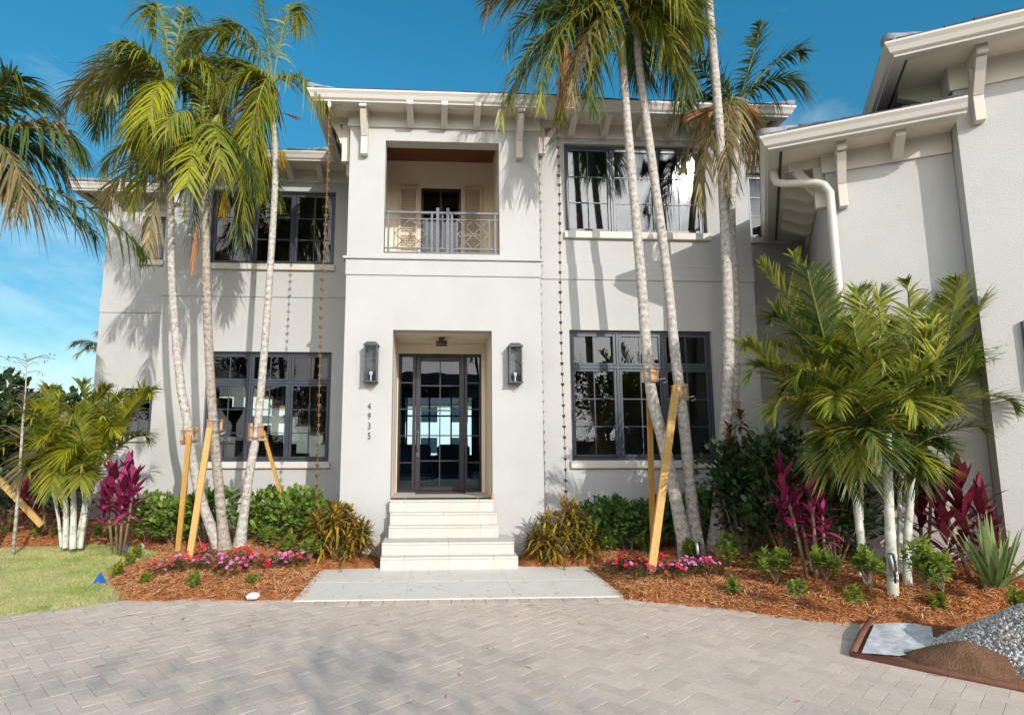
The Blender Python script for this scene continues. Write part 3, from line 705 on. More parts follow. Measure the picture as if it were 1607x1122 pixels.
m = MB(); wall_panel(m, 19.0, -1.2, 1.5, .9, 4.3, .15, ((-.9, 1.2, .92, 3.2),)); m.build('rear_wall', 'wall_dark', house)
m = MB()
for x in (-.88, -.18, .5, 1.16): m.box(x, x + .05, 18.98, 19.06, .92, 3.2)
m.box(-.83, 1.16, 18.99, 19.05, 2.6, 2.65)
m.build('rear_door_frame', 'doorframe', house)
# staircase behind the lower left window
m = MB(); t = MB(); ba = MB(); n = 10; sx0 = at(507, 690, 13.6).x + .57; sz0 = 1.58
for i in range(n):
    x = sx0 - i * .285; zt_ = sz0 + i * .20
    m.box(x - .285, x, 13.6, 14.6, max(.92, zt_ - .62), zt_ - .03)
    t.bbox(x - .31, x + .02, 13.56, 14.6, zt_ - .028, zt_ + .012, .01)
    for q in (.06, .2): ba.box(x - q - .01, x - q + .01, 13.64, 13.66, zt_ + .013, zt_ + .95)
xl = sx0 - n * .285; m.box(-5.1, xl, 13.6, 14.6, sz0 + n * .2 - .62, sz0 + n * .2 - .03); t.bbox(-5.1, xl + .02, 13.56, 14.6, sz0 + n * .2 - .028, sz0 + n * .2 + .012, .01)
ba.beam((sx0, 13.65, sz0 + .95), (sx0 - n * .285, 13.65, sz0 + .95 + n * .2), .05, .05)
st = m.build('staircase', 'stairwhite', house); t.build('stair_treads', 'tread', st); ba.build('stair_balusters', 'black', st)
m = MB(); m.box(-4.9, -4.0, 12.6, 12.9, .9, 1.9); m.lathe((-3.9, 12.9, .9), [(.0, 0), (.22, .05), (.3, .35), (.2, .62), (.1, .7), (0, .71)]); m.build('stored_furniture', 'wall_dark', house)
m = MB()
for z in (2.35, 2.6, 2.85):
    m.box(2.9, 3.7, 13.6, 13.75, z, z + .04)
m.build('wall_shelves', 'tread', house)

for cx, cy in ((-.45, 14.2), (.45, 14.6)):
    m = MB(); m.bbox(cx - .38, cx + .38, cy - .35, cy + .35, .95, 1.32, .06); m.bbox(cx - .38, cx + .38, cy - .42, cy - .2, 1.1, 1.75, .07); m.bbox(cx - .46, cx - .36, cy - .35, cy + .35, .95, 1.5, .04); m.bbox(cx + .36, cx + .46, cy - .35, cy + .35, .95, 1.5, .04); m.build('armchair', 'navy', house)
# entrance door
f = MB(); yd = 11.14
ex0, ex1, ez0, ez1 = -.663, .863, .905, 3.405
for a, b in ((ex0, ex0 + .035), (ex1 - .035, ex1), (-.40, -.345), (.55, .605)): f.bbox(a, b, yd, yd + .09, ez0, ez1, .004)
for a, b in ((ex0 + .035, -.40), (.605, ex1 - .035), (-.345, .55)):
    f.bbox(a, b, yd, yd + .09, ez1 - .05, ez1, .004); f.bbox(a, b, yd + .003, yd + .09, ez0, ez0 + .035, .004)
for a, b in ((ex0 + .035, -.40), (.605, ex1 - .035)):
    for k in range(1, 5): z = ez0 + .035 + (ez1 - .085 - ez0) * k / 5; f.box(a, b, yd + .02, yd + .05, z - .011, z + .011)
df = f.build('door_frame', 'doorframe', house)
g = MB()
for a, b in ((ex0 + .035, -.40), (.605, ex1 - .035)): g.add([(a, yd + .04, ez0 + .035), (b, yd + .04, ez0 + .035), (b, yd + .04, ez1 - .05), (a, yd + .04, ez1 - .05)], [(0, 1, 2, 3)])
g.build('sidelight_pane', 'doorglass', df)
f = MB(); yd2 = 11.12
for a, b in ((-.34, -.25), (.455, .545)): f.bbox(a, b, yd2, yd2 + .07, .93, 3.345, .006)
f.bbox(-.25, .455, yd2, yd2 + .07, 3.27, 3.345, .006); f.bbox(-.25, .455, yd2, yd2 + .07, .93, 1.0, .006)
for k in range(1, 5):
    z = 1.0 + 2.27 * k / 5; f.box(-.25, .455, yd2 + .02, yd2 + .05, z - .011, z + .011)
f.box(.092, .113, yd2 + .018, yd2 + .052, 1.0, 3.27)
door = f.build('door', 'doorframe', house)
MB().add([(-.25, yd2 + .035, 1.0), (.455, yd2 + .035, 1.0), (.455, yd2 + .035, 3.27), (-.25, yd2 + .035, 3.27)], [(0, 1, 2, 3)]).build('pane', 'doorglass', door)
h = MB(); h.bbox(-.325, -.265, yd2 - .018, yd2 - .001, 1.52, 2.0, .006); h.tube([(-.295, yd2 - .018, 1.62), (-.295, yd2 - .07, 1.66), (-.295, yd2 - .07, 1.9), (-.295, yd2 - .018, 1.94)], .014)
h.build('handle', 'iron', door)
mt_ = MB(); mt_.bbox(-.32, .55, 10.72, 11.08, .903, .918, .006)
mt_.build('doormat', 'mat', label='dark flat doormat lying in front of the glass entrance door', cat='doormat')

# eaves
def miter_path(path, prof, closed=False, mb=None):
    n = len(path); P = [V((p[0], p[1], 0)) for p in path]; mb = mb or MB()
    def nrm(a, b): d = (b - a).normalized(); return V((d.y, -d.x, 0))
    offs = []
    for i in range(n):
        if i == 0: o = nrm(P[0], P[1])
        elif i == n - 1: o = nrm(P[-2], P[-1])
        else:
            a, b = nrm(P[i - 1], P[i]), nrm(P[i], P[i + 1]); o = (a + b); o = o / max(.2, o.dot(a))
        offs.append(o)
    k = len(prof); vs = []
    for i in range(n):
        for (d, z) in prof: vs.append(P[i] + offs[i] * d + V((0, 0, z)))
    fs = []
    for i in range(n - 1):
        for j in range(k): j2 = (j + 1) % k; fs.append((i * k + j, (i + 1) * k + j, (i + 1) * k + j2, i * k + j2))
    fs.append(tuple(range(k))); fs.append(tuple((n - 1) * k + j for j in range(k))[::-1])
    return mb.add(vs, fs)
def gutter_prof(z): return [(-.15, z), (-.10, z - .005), (-.02, z), (-.015, z + .02), (.0, z + .03), (.02, z + .045), (.045, z + .10), (.075, z + .14), (.075, z + .165), (.06, z + .165), (.05, z + .15), (-.15, z + .15)]
def eave(path, z, zs, xf=None):
    g = miter_path(path, gutter_prof(z), mb=MB(xf)); g.build('gutter', 'gutter', house)
    s = miter_path(path, [(-.19, zs - .02), (-.152, zs - .02), (-.152, zs + .03), (-.19, zs + .03)], mb=MB(xf)); s.build('drip_edge', 'iron', house)
def soffit(poly, z, xf=None, th=.03):
    n = len(poly); m = MB(xf)
    m.add([(x, y, z) for x, y in poly] + [(x, y, z + th) for x, y in poly], [tuple(range(n))[::-1], tuple(range(n, 2 * n))] + [(i, (i + 1) % n, n + (i + 1) % n, n + i) for i in range(n)])
    m.build('soffit', 'soffit', house)
eave([(-2.02, 11.42), (-2.02, 9.27), (2.30, 9.27), (2.30, 9.34), (6.02, 9.34), (6.02, 12.4)], 7.275, ZS)
soffit([(-1.86, 9.75), (-1.86, 9.43), (2.14, 9.43), (2.14, 9.75)], ZS); soffit([(-1.86, 12.0), (-1.86, 9.752), (-1.44, 9.752), (-1.44, 12.0)], ZS)
soffit([(2.142, 10.0), (2.142, 9.50), (5.86, 9.50), (5.86, 10.0)], ZS); soffit([(1.75, 10.0), (1.75, 9.752), (2.14, 9.752), (2.14, 10.0)], ZS); soffit([(5.50, 12.4), (5.50, 10.002), (5.86, 10.002), (5.86, 12.4)], ZS)
eave([(-5.95, 12.9), (-5.95, 11.42), (-1.96, 11.42)], 7.275, ZS)
soffit([(-5.79, 13.6), (-5.79, 11.58), (-1.87, 11.58), (-1.87, 12.3), (-1.5, 12.3), (-1.5, 13.6)], ZS + .002)
eave([(-8.02, 18), (-8.02, 13.12), (-5.9, 13.12)], 7.275, ZS)
soffit([(-7.86, 18), (-7.86, 13.28), (-5.2, 13.28), (-5.2, 18)], ZS + .004)
eave([(5.9, 10.2), (9, 10.2)], 7.275, ZS)

def bracket_small(mb, x, Y, zs, w=.105, ln=.46):
    p = [(0, 0), (-ln, 0), (-ln, -.10), (-.10, -.27), (0, -.27)]
    mb.add([(x - w / 2, Y - .036 + a, zs + b - .001) for a, b in p] + [(x + w / 2, Y - .036 + a, zs + b - .001) for a, b in p], [(0, 1, 2, 3, 4), (9, 8, 7, 6, 5)] + [(i, 5 + i, 5 + (i + 1) % 5, (i + 1) % 5) for i in range(5)])
def bracket_big(mb, x, Y, zs, w=.12, ln=.44, leg=.80):
    mb.bbox(x - w / 2, x + w / 2, Y - ln, Y - .037, zs - .13, zs - .001, .006)
    mb.bbox(x - w / 2 + .003, x + w / 2 - .003, Y - .13, Y - .001, zs - leg, zs - .131, .006)
    mb.beam((x, Y - ln + .09, zs - .12), (x, Y - .10, zs - .46), w - .014, .10, side=V((1, 0, 0)))
def brk(fn, *a, **k):
    mb = MB(k.pop('xf', None)); fn(mb, *a, **k); mb.build('bracket', 'trim', house)
for px_ in (645, 697, 747): brk(bracket_small, at(px_, 180, YP).x, YP, ZS)
for px_ in (574, 813): brk(bracket_big, at(px_, 180, YP).x, YP, ZS)
for px_ in (893, 944, 996, 1047, 1097): brk(bracket_small, at(px_, 200, YR).x, YR, ZS)
brk(bracket_big, 5.28, YR, ZS)
for x in (-2.35, -2.95, -3.55, -4.15, -4.75): brk(bracket_small, x, YL, ZS)
brk(bracket_big, -5.2, YL, ZS)
brk(bracket_big, -7.2, YF, ZS); brk(bracket_small, -6.6, YF, ZS)
# brackets on the left flank of the porch and the right flank of the right wing
def side_xf(x, y, left):
    a = R(-90) if left else R(90)
    return Matrix.Translation((x, y, 0)) @ Matrix.Rotation(a, 4, 'Z')
for y in (9.98, 10.55, 11.1): brk(bracket_big, 0, 0, ZS, xf=side_xf(-1.495, y, True), ln=.33, leg=.8)
for y in (10.1, 10.6): brk(bracket_small, 0, 0, ZS, xf=side_xf(5.52, y, False), ln=.3)
brk(bracket_big, 0, 0, ZS, xf=side_xf(1.755, 9.86, False), ln=.4, leg=.62, w=.1)

# roofs: hipped planes with a row of tiles at the eave and half-round hip caps
def hip_roof(x0, x1, y0, y1, z, xf=None, slope=.40, lefthip=True, righthip=True, caps=2):
    h = min(x1 - x0, y1 - y0) / 2
    m = MB(xf)
    e = h; zr = z + slope * h
    if (x1 - x0) >= (y1 - y0):
        a, b = (x0 + (h if lefthip else 0), (y0 + y1) / 2), (x1 - (h if righthip else 0), (y0 + y1) / 2)
    else:
        a, b = ((x0 + x1) / 2, y0 + h), ((x0 + x1) / 2, y1 - h)
    vs = [(x0, y0, z), (x1, y0, z), (x1, y1, z), (x0, y1, z), (*a, zr), (*b, zr)]
    if (x1 - x0) >= (y1 - y0): fs = [(0, 1, 5, 4), (1, 2, 5), (2, 3, 4, 5), (3, 0, 4)]
    else: fs = [(0, 1, 4), (1, 2, 5, 4), (2, 3, 5), (3, 0, 4, 5)]
    m.add(vs, fs + [(3, 2, 1, 0)])
    w = .27; k = int((x1 - x0) / w); w = (x1 - x0) / k
    for row in range(4):
        for i in range(k):
            yy = y0 + row * .33 + rnd.uniform(-.01, .01); zz = z + row * .33 * slope + .012
            xa = x0 + i * w + .004; xb = xa + w - .008
            dep = min(.36, min(xa - x0, x1 - xb) + .12 - row * .33)
            if dep < .10: continue
            t = rnd.uniform(.028, .045)
            m.add([(xa, yy - .03, zz), (xb, yy - .03, zz), (xb, yy + dep, zz + (dep + .03) * slope), (xa, yy + dep, zz + (dep + .03) * slope),
                   (xa, yy - .03, zz + t), (xb, yy - .03, zz + t * .7), (xb, yy + dep, zz + (dep + .03) * slope + .02), (xa, yy + dep, zz + (dep + .03) * slope + .02)],
                  [(0, 1, 5, 4), (4, 5, 6, 7), (0, 4, 7, 3), (1, 2, 6, 5)])
    kd = int((y1 - y0) / .3)
    for sx, xx in ((1, x0), (-1, x1)):
        for i in range(kd):
            ya = y0 + i * .3 + .004; yb = ya + .292
            if i == 0 or i == kd - 1: continue
            dep = min(.36, i * .3)
            t = rnd.uniform(.028, .045); zz = z + .012
            m.add([(xx - sx * .03, ya, zz), (xx - sx * .03, yb, zz), (xx + sx * dep, yb, zz + (dep + .03) * slope), (xx + sx * dep, ya, zz + (dep + .03) * slope),
                   (xx - sx * .03, ya, zz + t), (xx - sx * .03, yb, zz + t * .8), (xx + sx * dep, yb, zz + (dep + .03) * slope + .02), (xx + sx * dep, ya, zz + (dep + .03) * slope + .02)],
                  [(0, 1, 5, 4), (4, 5, 6, 7), (0, 4, 7, 3), (1, 2, 6, 5)])
    r = m.build('roof', 'tile', house)
    for cx, sx in ((x0, 1), (x1, -1))[:caps]:
        c = MB(xf)
        d = V((sx, 1, slope * 1.0))
        for i in range(7):
            p = V((cx, y0, z + .05)) + d * (i * .23); q = p + d * .25
            c.tube([p - V((0, 0, .01)), q], [.085, .07], 10)
        c.build('hip_cap', 'mortar', r, smooth=True)
ZR = 7.425
hip_roof(-2.07, 2.35, 9.24, 13.6, ZR); hip_roof(2.36, 6.07, 9.30, 15, ZR); hip_roof(-6.0, -2.08, 11.38, 16.5, ZR); hip_roof(-8.07, -6.01, 13.07, 18, ZR)

# ------------------------------------------------------------------ garage wing, turned 29 degrees
GX = Matrix.Translation((5.22, 7.45, 0)) @ Matrix.Rotation(R(-29), 4, 'Z')
def G(): return MB(GX)
m = wall_panel(G(), 0, 0, 1.378, -.05, 5.62, .22); wl(m)
m = G(); m.box(.003, .2, .222, 4.6, -.05, 5.62); wl(m)
m = wall_panel(G(), -.28, 1.38, 6.5, -.05, 6.34, .22); wl(m)
m = G(); m.box(1.382, 1.6, -.058, 4.6, -.05, 6.34); wl(m)
m = G(); m.bbox(-.035, 1.377, -.035, -.001, 5.345, 5.615, .006); m.build('frieze', 'trim', house)
m = G(); m.bbox(-.035, -.001, .0, 4.6, 5.345, 5.615, .006); m.build('frieze', 'trim', house)
m = G(); m.bbox(1.345, 6.5, -.315, -.281, 6.01, 6.335, .006); m.build('frieze', 'trim', house)
m = G(); m.bbox(1.345, 1.379, -.28, 4.6, 6.01, 6.335, .006); m.build('frieze', 'trim', house)
eave([(-.69, 4.6), (-.69, -.60), (1.41, -.60)], 5.575, 5.62, GX)
soffit([(-.53, 4.6), (-.53, -.44), (1.374, -.44), (1.374, .1), (.1, .1), (.1, 4.6)], 5.61, GX)
eave([(.69, 4.6), (.69, -.92), (6.6, -.92)], 6.285, 6.34, GX)
soffit([(.85, 4.6), (.85, -.76), (6.6, -.76), (6.6, -.1), (1.5, -.1), (1.5, 4.6)], 6.33, GX)
hip_roof(-.74, 1.378, -.63, 4.6, 5.73, GX, caps=1); hip_roof(.65, 6.6, -.95, 4.8, 6.44, GX, caps=1)
brk(bracket_big, .17, 0, 5.61, xf=GX, ln=.40, leg=.79, w=.105); brk(bracket_small, .79, 0, 5.61, xf=GX, ln=.40)
brk(bracket_big, 1.58, -.28, 6.33, xf=GX, ln=.44, leg=.80, w=.11)
for x in (2.3, 3.0): brk(bracket_small, x, -.28, 6.33, xf=GX)
def gside(y): return GX @ Matrix.Translation((0, y, 0)) @ Matrix.Rotation(R(-90), 4, 'Z')
for y in (.45, .98, 1.5, 2.05, 2.6): brk(bracket_small, 0, 0, 5.61, xf=gside(y), ln=.42)
brk(bracket_big, 0, 0, 5.61, xf=gside(.12), ln=.42, leg=.7)
brk(bracket_small, 0, 0, 6.33, xf=GX @ Matrix.Translation((1.38, .1, 0)) @ Matrix.Rotation(R(-90), 4, 'Z'), ln=.44)
ds = G(); pts = [(-.60, .12, 5.60), (-.60, .10, 5.48), (-.58, .05, 5.36), (-.48, .0, 5.30), (-.12, -.075, 5.22), (-.03, -.085, 5.17), (.03, -.085, 5.05), (.03, -.085, 3.5), (.03, -.085, .45)]
ds.tube(pts, .052, 14); ds.build('downspout', 'gutter', house, smooth=True)
m = G(); m.bbox(1.73, 1.775, -.34, -.281, 2.36, 3.12, .006); m.build('wall_conduit', 'iron', house)

# ------------------------------------------------------------------ steps
steps = thing('entrance_steps', 'ivory limestone steps climbing from the walkway to the entrance', 'steps', (.15, 9.2, 0))
rz = .9 / 5
def slab(x0, x1, y0, y1, z0, z1, joints):
    m = MB(); xs = [x0] + [x0 + (x1 - x0) * j for j in joints] + [x1]
    for a, b in zip(xs, xs[1:]):
        m.bbox(a + .0006, b - .0006, y0, y1, z0, z1 - .034, .002); m.bbox(a + .0006, b - .0006, y0 - .014, y1, z1 - .033, z1, .006)
    m.build('step', 'limestone', steps)
slab(-.74, 1.205, 8.88, 10.0, .0, rz, (.17, .5, .82))
slab(-.735, 1.165, 9.01, 10.0, rz + .001, 2 * rz, (.5,))
m = None
slab(-.67, .985, 9.40, 10.0, 2 * rz + .001, 3 * rz, (.16, .83)); slab(-.66, .97, 9.50, 10.0, 3 * rz + .001, 4 * rz, (.5,))
slab(-.678, .925, 9.60, 11.14, 4 * rz + .001, .9, (.14, .86))

# ------------------------------------------------------------------ things fixed to the house
def wall_lantern(px_, label):
    x = at(px_, 570, 9.6).x; r = thing('wall_lantern', label, 'lantern', (x, 9.745, 2.75), 'copper lanterns flanking the entrance')
    y0, y1 = 9.55, 9.735; w = .105; z0, z1 = 2.74, 3.30
    b = MB(); b.bbox(x - w + .01, x + w - .01, 9.725, 9.749, z0 - .02, z1 + .06, .004)
    for sx in (-1, 1):
        for yy in (y0, y1 - .02): b.box(x + sx * w - (.018 if sx > 0 else 0), x + sx * w + (.018 if sx < 0 else 0), yy, yy + .02, z0, z1)
    b.bbox(x - w - .012, x + w + .012, y0 - .012, y1 + .01, z0 - .022, z0 - .001, .004)
    b.bbox(x - w - .016, x + w + .016, y0 - .016, y1 + .01, z1, z1 + .022, .004)
    b.add([(x - w - .01, y0 - .01, z1 + .0225), (x + w + .01, y0 - .01, z1 + .0225), (x + w + .01, y1, z1 + .0225), (x - w - .01, y1, z1 + .0225), (x - w * .7, y0 + .05, z1 + .07), (x + w * .7, y0 + .05, z1 + .07), (x + w * .7, y1, z1 + .07), (x - w * .7, y1, z1 + .07)],
          [(0, 1, 5, 4), (1, 2, 6, 5), (2, 3, 7, 6), (3, 0, 4, 7), (4, 5, 6, 7)])
    b.build('body', 'iron', r)
    g = MB(); g.add([(x - w + .015, y0 + .01, z0), (x + w - .015, y0 + .01, z0), (x + w - .015, y0 + .01, z1), (x - w + .015, y0 + .01, z1)], [(0, 1, 2, 3)])
    for sx in (-1, 1): g.add([(x + sx * (w - .01), y0 + .02, z0), (x + sx * (w - .01), y1 - .02, z0), (x + sx * (w - .01), y1 - .02, z1), (x + sx * (w - .01), y0 + .02, z1)], [(0, 1, 2, 3)])
    g.build('glass', 'lampglass', r)
    c = MB(); c.tube([(x, 9.65, z0), (x, 9.65, z0 + .1)], .012); c.lathe((x, 9.65, z0 + .1), [(0, 0), (.026, .0), (.028, .05), (.02, .055), (0, .055)]); c.build('burner', 'white', r)
    k = MB(); k.tube([(x, 9.68, z0 - .02), (x, 9.68, z0 - .10), (x + .01, 9.68, z0 - .125), (x + .025, 9.68, z0 - .125), (x + .03, 9.68, z0 - .105)], .007, 6)
    k.tube([(x + .105, 9.63, z0 + .3), (x + .125, 9.63, z0 + .3)], .008, 6); k.build('gas_valve', 'brass', r)
wall_lantern(582, 'copper wall lantern left of the entrance, above the house number')
wall_lantern(809, 'copper wall lantern right of the entrance, nearer the rain chain of dark cups')

hn = thing('house_number', 'dark numerals 4935 stacked down the white wall under the left lantern', 'house number', (at(580, 660, 9.75).x, 9.74, 2.1))
for ch, py_ in zip('4935', (638, 653.5, 669, 684.5)):
    p = at(579.5, py_, 9.74)
    cu = bpy.data.curves.new('digit', 'FONT'); cu.body = ch; cu.size = .15; cu.extrude = .006; cu.align_x = 'CENTER'; cu.align_y = 'CENTER'; cu.resolution_u = 3
    tmp = bpy.data.objects.new('digit_source', cu); COL.objects.link(tmp)
    dg = bpy.context.evaluated_depsgraph_get(); me = bpy.data.meshes.new_from_object(tmp.evaluated_get(dg))
    COL.objects.unlink(tmp); bpy.data.objects.remove(tmp)
    me.materials.clear(); me.materials.append(M['digit'])
    o = bpy.data.objects.new('digit', me); COL.objects.link(o); o.parent = hn
    o.location = p - V(hn.location); o.rotation_euler = (R(90), 0, 0); o.scale = (.72, 1, 1)
    o.location.y = -.0

pl = thing('pendant_lantern', 'small square pendant lantern hanging from the entrance recess ceiling', 'lantern', (.14, 10.45, 3.59))
px0 = at(693, 533, 10.45).x; zb_ = at(693, 541, 10.45).z
m = MB(); w = .085
for sx in (-1, 1):
    for sy in (-1, 1): m.box(px0 + sx * w - .012, px0 + sx * w + .012, 10.45 + sy * w - .012, 10.45 + sy * w + .012, zb_, 3.53)
for z in (zb_ - .012, 3.5): m.box(px0 - w - .013, px0 + w + .013, 10.45 - w - .013, 10.45 + w + .013, z, z + .024)
m.box(px0 - .05, px0 + .05, 10.4, 10.5, 3.524, 3.594)
m.build('frame', 'iron', pl)
m = MB(); m.lathe((px0, 10.45, zb_ + .01), [(.0, 0), (.02, 0), (.02, .09), (0, .1)]); m.build('bulb', 'white', pl)
MB().bbox(at(773, 775, 9.7).x - .02, at(773, 775, 9.7).x + .015, 9.64, 9.68, .9, 1.0, .004).build('wood_offcut', 'lumber', label='tiny wooden offcut standing at the right corner of the landing', cat='offcut')

def rain_chain(px_, py_, Y, mt, label, cup=.034, sp=.155, zend=.55):
    p = at(px_, py_, Y); z = 7.262; r = thing('rain_chain', label, 'rain chain', (p.x, Y, 7.27)); m = MB()
    ct = MB(); ct.lathe((p.x, Y, 7.175), [(.01, 0), (.028, .03), (.03, .10), (.0, .101)], 10); ct.build('outlet', 'white', r)
    c = MB(); z = 7.16
    while z > zend:
        x = p.x + .012 * math.sin(z * 1.3); a = cup * rnd.uniform(.85, 1.1)
        c.lathe((x, Y, z - .055), [(.0, 0), (a * .55, .012), (a, .05), (a * .85, .05), (a * .4, .02), (0, .015)], 9); z -= sp
    c.build('cups', mt, r)['kind'] = 'stuff'
    m.tube([(p.x + .012 * math.sin(q * 1.3), Y, q) for q in [7.18 - i * .2 for i in range(int((7.18 - zend) / .2) + 1)]], .0055, 5)
    m.build('links', mt, r)
    return r
rain_chain(517, 160, 9.33, 'brass', 'bright copper rain chain hanging from the corner left of the entrance', .036, .15)
rain_chain(874, 185, 9.42, 'brass_dull', 'dark rain chain of small cups right of the entrance', .030, .165)

# ------------------------------------------------------------------ vegetation builders
UP = V((0, 0, 1))
def frond(root, p0, tip, arch=.5, n=42, ll=.55, lw=.035, hang=.5, mt='frond', seed=0, vee=.25, out=None, bare=.14, name='frond', label=None, plume=.30):
    r = random.Random(seed); p0 = V(p0); tip = V(tip); d = tip - p0; ln = d.length
    hor = V((d.x, d.y, 0)); hor = hor.normalized() if hor.length > .01 else V((r.uniform(-1, 1), r.uniform(-1, 1), 0)).normalized()
    p1 = p0 + d * .24 + UP * (arch * ln); p2 = p0 + d * .86 + UP * (arch * ln * .85) + hor * (.10 * ln)
    m = MB(); P = [bez(p0, p1, p2, tip, i / 14) for i in range(15)]
    m.tube(P, [.015 * (1 - .85 * i / 14) * (ln / 2.0) ** .5 + .003 for i in range(15)], 5, 1, False)
    for i in range(n):
        t = bare + (1 - bare) * (i + .5) / n
        c = bez(p0, p1, p2, tip, t); tg = (bez(p0, p1, p2, tip, min(1, t + .02)) - bez(p0, p1, p2, tip, max(0, t - .02))).normalized()
        s = tg.cross(UP)
        if s.length < .15: s = tg.cross(V((hor.y, -hor.x, .2)))
        s.normalize()
        if s.dot(V((hor.y, -hor.x, 0))) < 0: s = -s
        nm = s.cross(tg).normalized()
        if nm.z < 0 and abs(tg.z) < .8: nm = -nm
        pr = (.45 + .55 * math.sin(math.pi * min(1, (t - bare) / (1 - bare) * .85 + .12))) * (1 - .5 * max(0, t - .8) / .2)
        sweep = R(24 + 42 * t)
        for sg in (-1, 1):
            if r.random() < .04: continue
            a = sweep + r.uniform(-.12, .12)
            dd = s * (sg * math.cos(a)) + tg * math.sin(a) + nm * (vee + r.uniform(-plume, plume))
            le = ll * pr * r.uniform(.85, 1.12)
            m.blade(c, dd, le, lw * r.uniform(.75, 1.15), hang * r.uniform(.5, 1.5), nm, (.5, 1., .85, .6, .35))
    return m.build(name, [mt, 'rachis'], root, label=label)
def strands(root, p, n, ln, spread, mt, seed, name, drop=1.0, w=.012, lean=V((0, 0, 0))):
    r = random.Random(seed); m = MB(); p = V(p)
    for i in range(n):
        a = r.uniform(0, 6.283); sp = spread * r.uniform(.2, 1)
        d = V((math.cos(a) * sp, math.sin(a) * sp, 0)) + lean
        l_ = ln * r.uniform(.55, 1.05); pts = [p + d * (u * .9 + .1 * u * u) * 1.0 + UP * (.14 * math.sin(u * 3.1) * sp - drop * l_ * u ** 1.5) for u in (0, .25, .5, .75, 1)]
        s = V((math.cos(a + 1.5), math.sin(a + 1.5), 0)); vs = []
        for k, q in enumerate(pts):
            ww = w * (1, .9, .8, .6, .3)[k] * r.uniform(.7, 1.3); vs += [q - s * ww / 2, q + s * ww / 2]
        m.add(vs, [(2 * k, 2 * k + 1, 2 * k + 3, 2 * k + 2) for k in range(4)])
    return m.build(name, mt, root)
def trunk(root, pts, r0, r1, mt='bark', name='trunk', n=14):
    P = [V(p) for p in pts]; m = MB(); Q = []; nn = 40
    for i in range(nn + 1):                              # Catmull-Rom through the points
        t = i / nn * (len(P) - 1); k = min(int(t), len(P) - 2); u = t - k
        a, b, c, d = P[max(k - 1, 0)], P[k], P[k + 1], P[min(k + 2, len(P) - 1)]
        Q.append((b * 2 + (c - a) * u + (a * 2 - b * 5 + c * 4 - d) * u * u + (b * 3 - a - c * 3 + d) * u ** 3) * .5)
    rad = [(r0 + (r1 - r0) * min(1, i / nn * 1.15)) * (1 + .60 * max(0, 1 - i / 4.5) ** 1.5) * (1 + .025 * math.sin(i * 2.3)) for i in range(nn + 1)]
    m.tube(Q, rad, n); return m.build(name, mt, root, smooth=True)
def px_pts(pts, Y): return [at(x, y, Y) for x, y in pts]
def tall_palm(label, pts, Y, r0, r1, crown_fronds, mt='bark', leaf='frond', shaft=.75, extra=6, seed=1, flen=2.0, group=None, dead=(), flowers=(), dY=0.0, spear=False, hang=.7, ll=.58, lw=.037):
    r0 *= .68; r1 *= .72
    P = px_pts(pts, Y); base = V((P[0].x, Y, bz(P[0].x, Y) - .05)); P[0] = base
    root = thing('palm_tree', label, 'palm tree', base, group)
    trunk(root, P, r0, r1, mt)
    top = P[-1]; d = (P[-1] - P[-2]).normalized()
    cs = MB(); cs.tube([top - d * .1, top + d * shaft * .35, top + d * shaft * .7, top + d * shaft], [r1 * 1.02, r1 * 1.18, r1 * .95, r1 * .5], 12); cs.build('crownshaft', 'shaft', root, smooth=True)
    c0 = top + d * shaft * .9; r = random.Random(seed)
    for i, f in enumerate(crown_fronds):
        tx, ty, dy, arch = f[:4]; lf = f[4] if len(f) > 4 else leaf; hg = f[5] if len(f) > 5 else hang
        tip = at(tx, ty, Y + dy)
        frond(root, c0 - d * r.uniform(0, .15), tip, arch, 54, ll, lw, hg, lf, seed * 100 + i, plume=.40, vee=.14)
    for i in range(extra):                               # fronds turned away from or towards the viewer
        a = r.uniform(0, 6.283); rr = flen * r.uniform(.5, .8)
        tip = c0 + V((math.cos(a) * rr, math.sin(a) * rr * .8, r.uniform(-.7, .5) * flen * .6))
        frond(root, c0, tip, r.uniform(.25, .5), 52, ll * .95, lw, hang, r.choice([leaf, leaf, 'frond_dark']), seed * 100 + 50 + i, plume=.4, vee=.12)
    if spear:
        m = MB(); e = c0 + V((r.uniform(-.1, .1), r.uniform(-.1, .1), 1.1)); m.tube([c0, c0.lerp(e, .5), e], [.03, .02, .004], 6)
        for k in range(26):
            q = c0.lerp(e, .3 + .7 * k / 26); m.blade(q, V((r.uniform(-.25, .25), r.uniform(-.25, .25), 1)), .45, .025, 0, V((r.uniform(-1, 1), r.uniform(-1, 1), 0)))
        m.build('spear_leaf', leaf, root)
    for i, (dx, dy_, n, ln, sp, lx) in enumerate(dead):
        strands(root, at(dx, dy_, Y - .15), n, ln, sp, 'dead', seed * 10 + i, 'dead_flower_stalk', lean=V((lx, 0, 0)))
    for i, (dx, dy_, n, ln, sp, lx) in enumerate(flowers):
        strands(root, at(dx, dy_, Y - .2), n, ln, sp, 'fruit', seed * 10 + 7 + i, 'flower_cluster', lean=V((lx, 0, 0)))
    return root
GL = 'tall palms left of the entrance'; GR = 'tall palms right of the entrance'
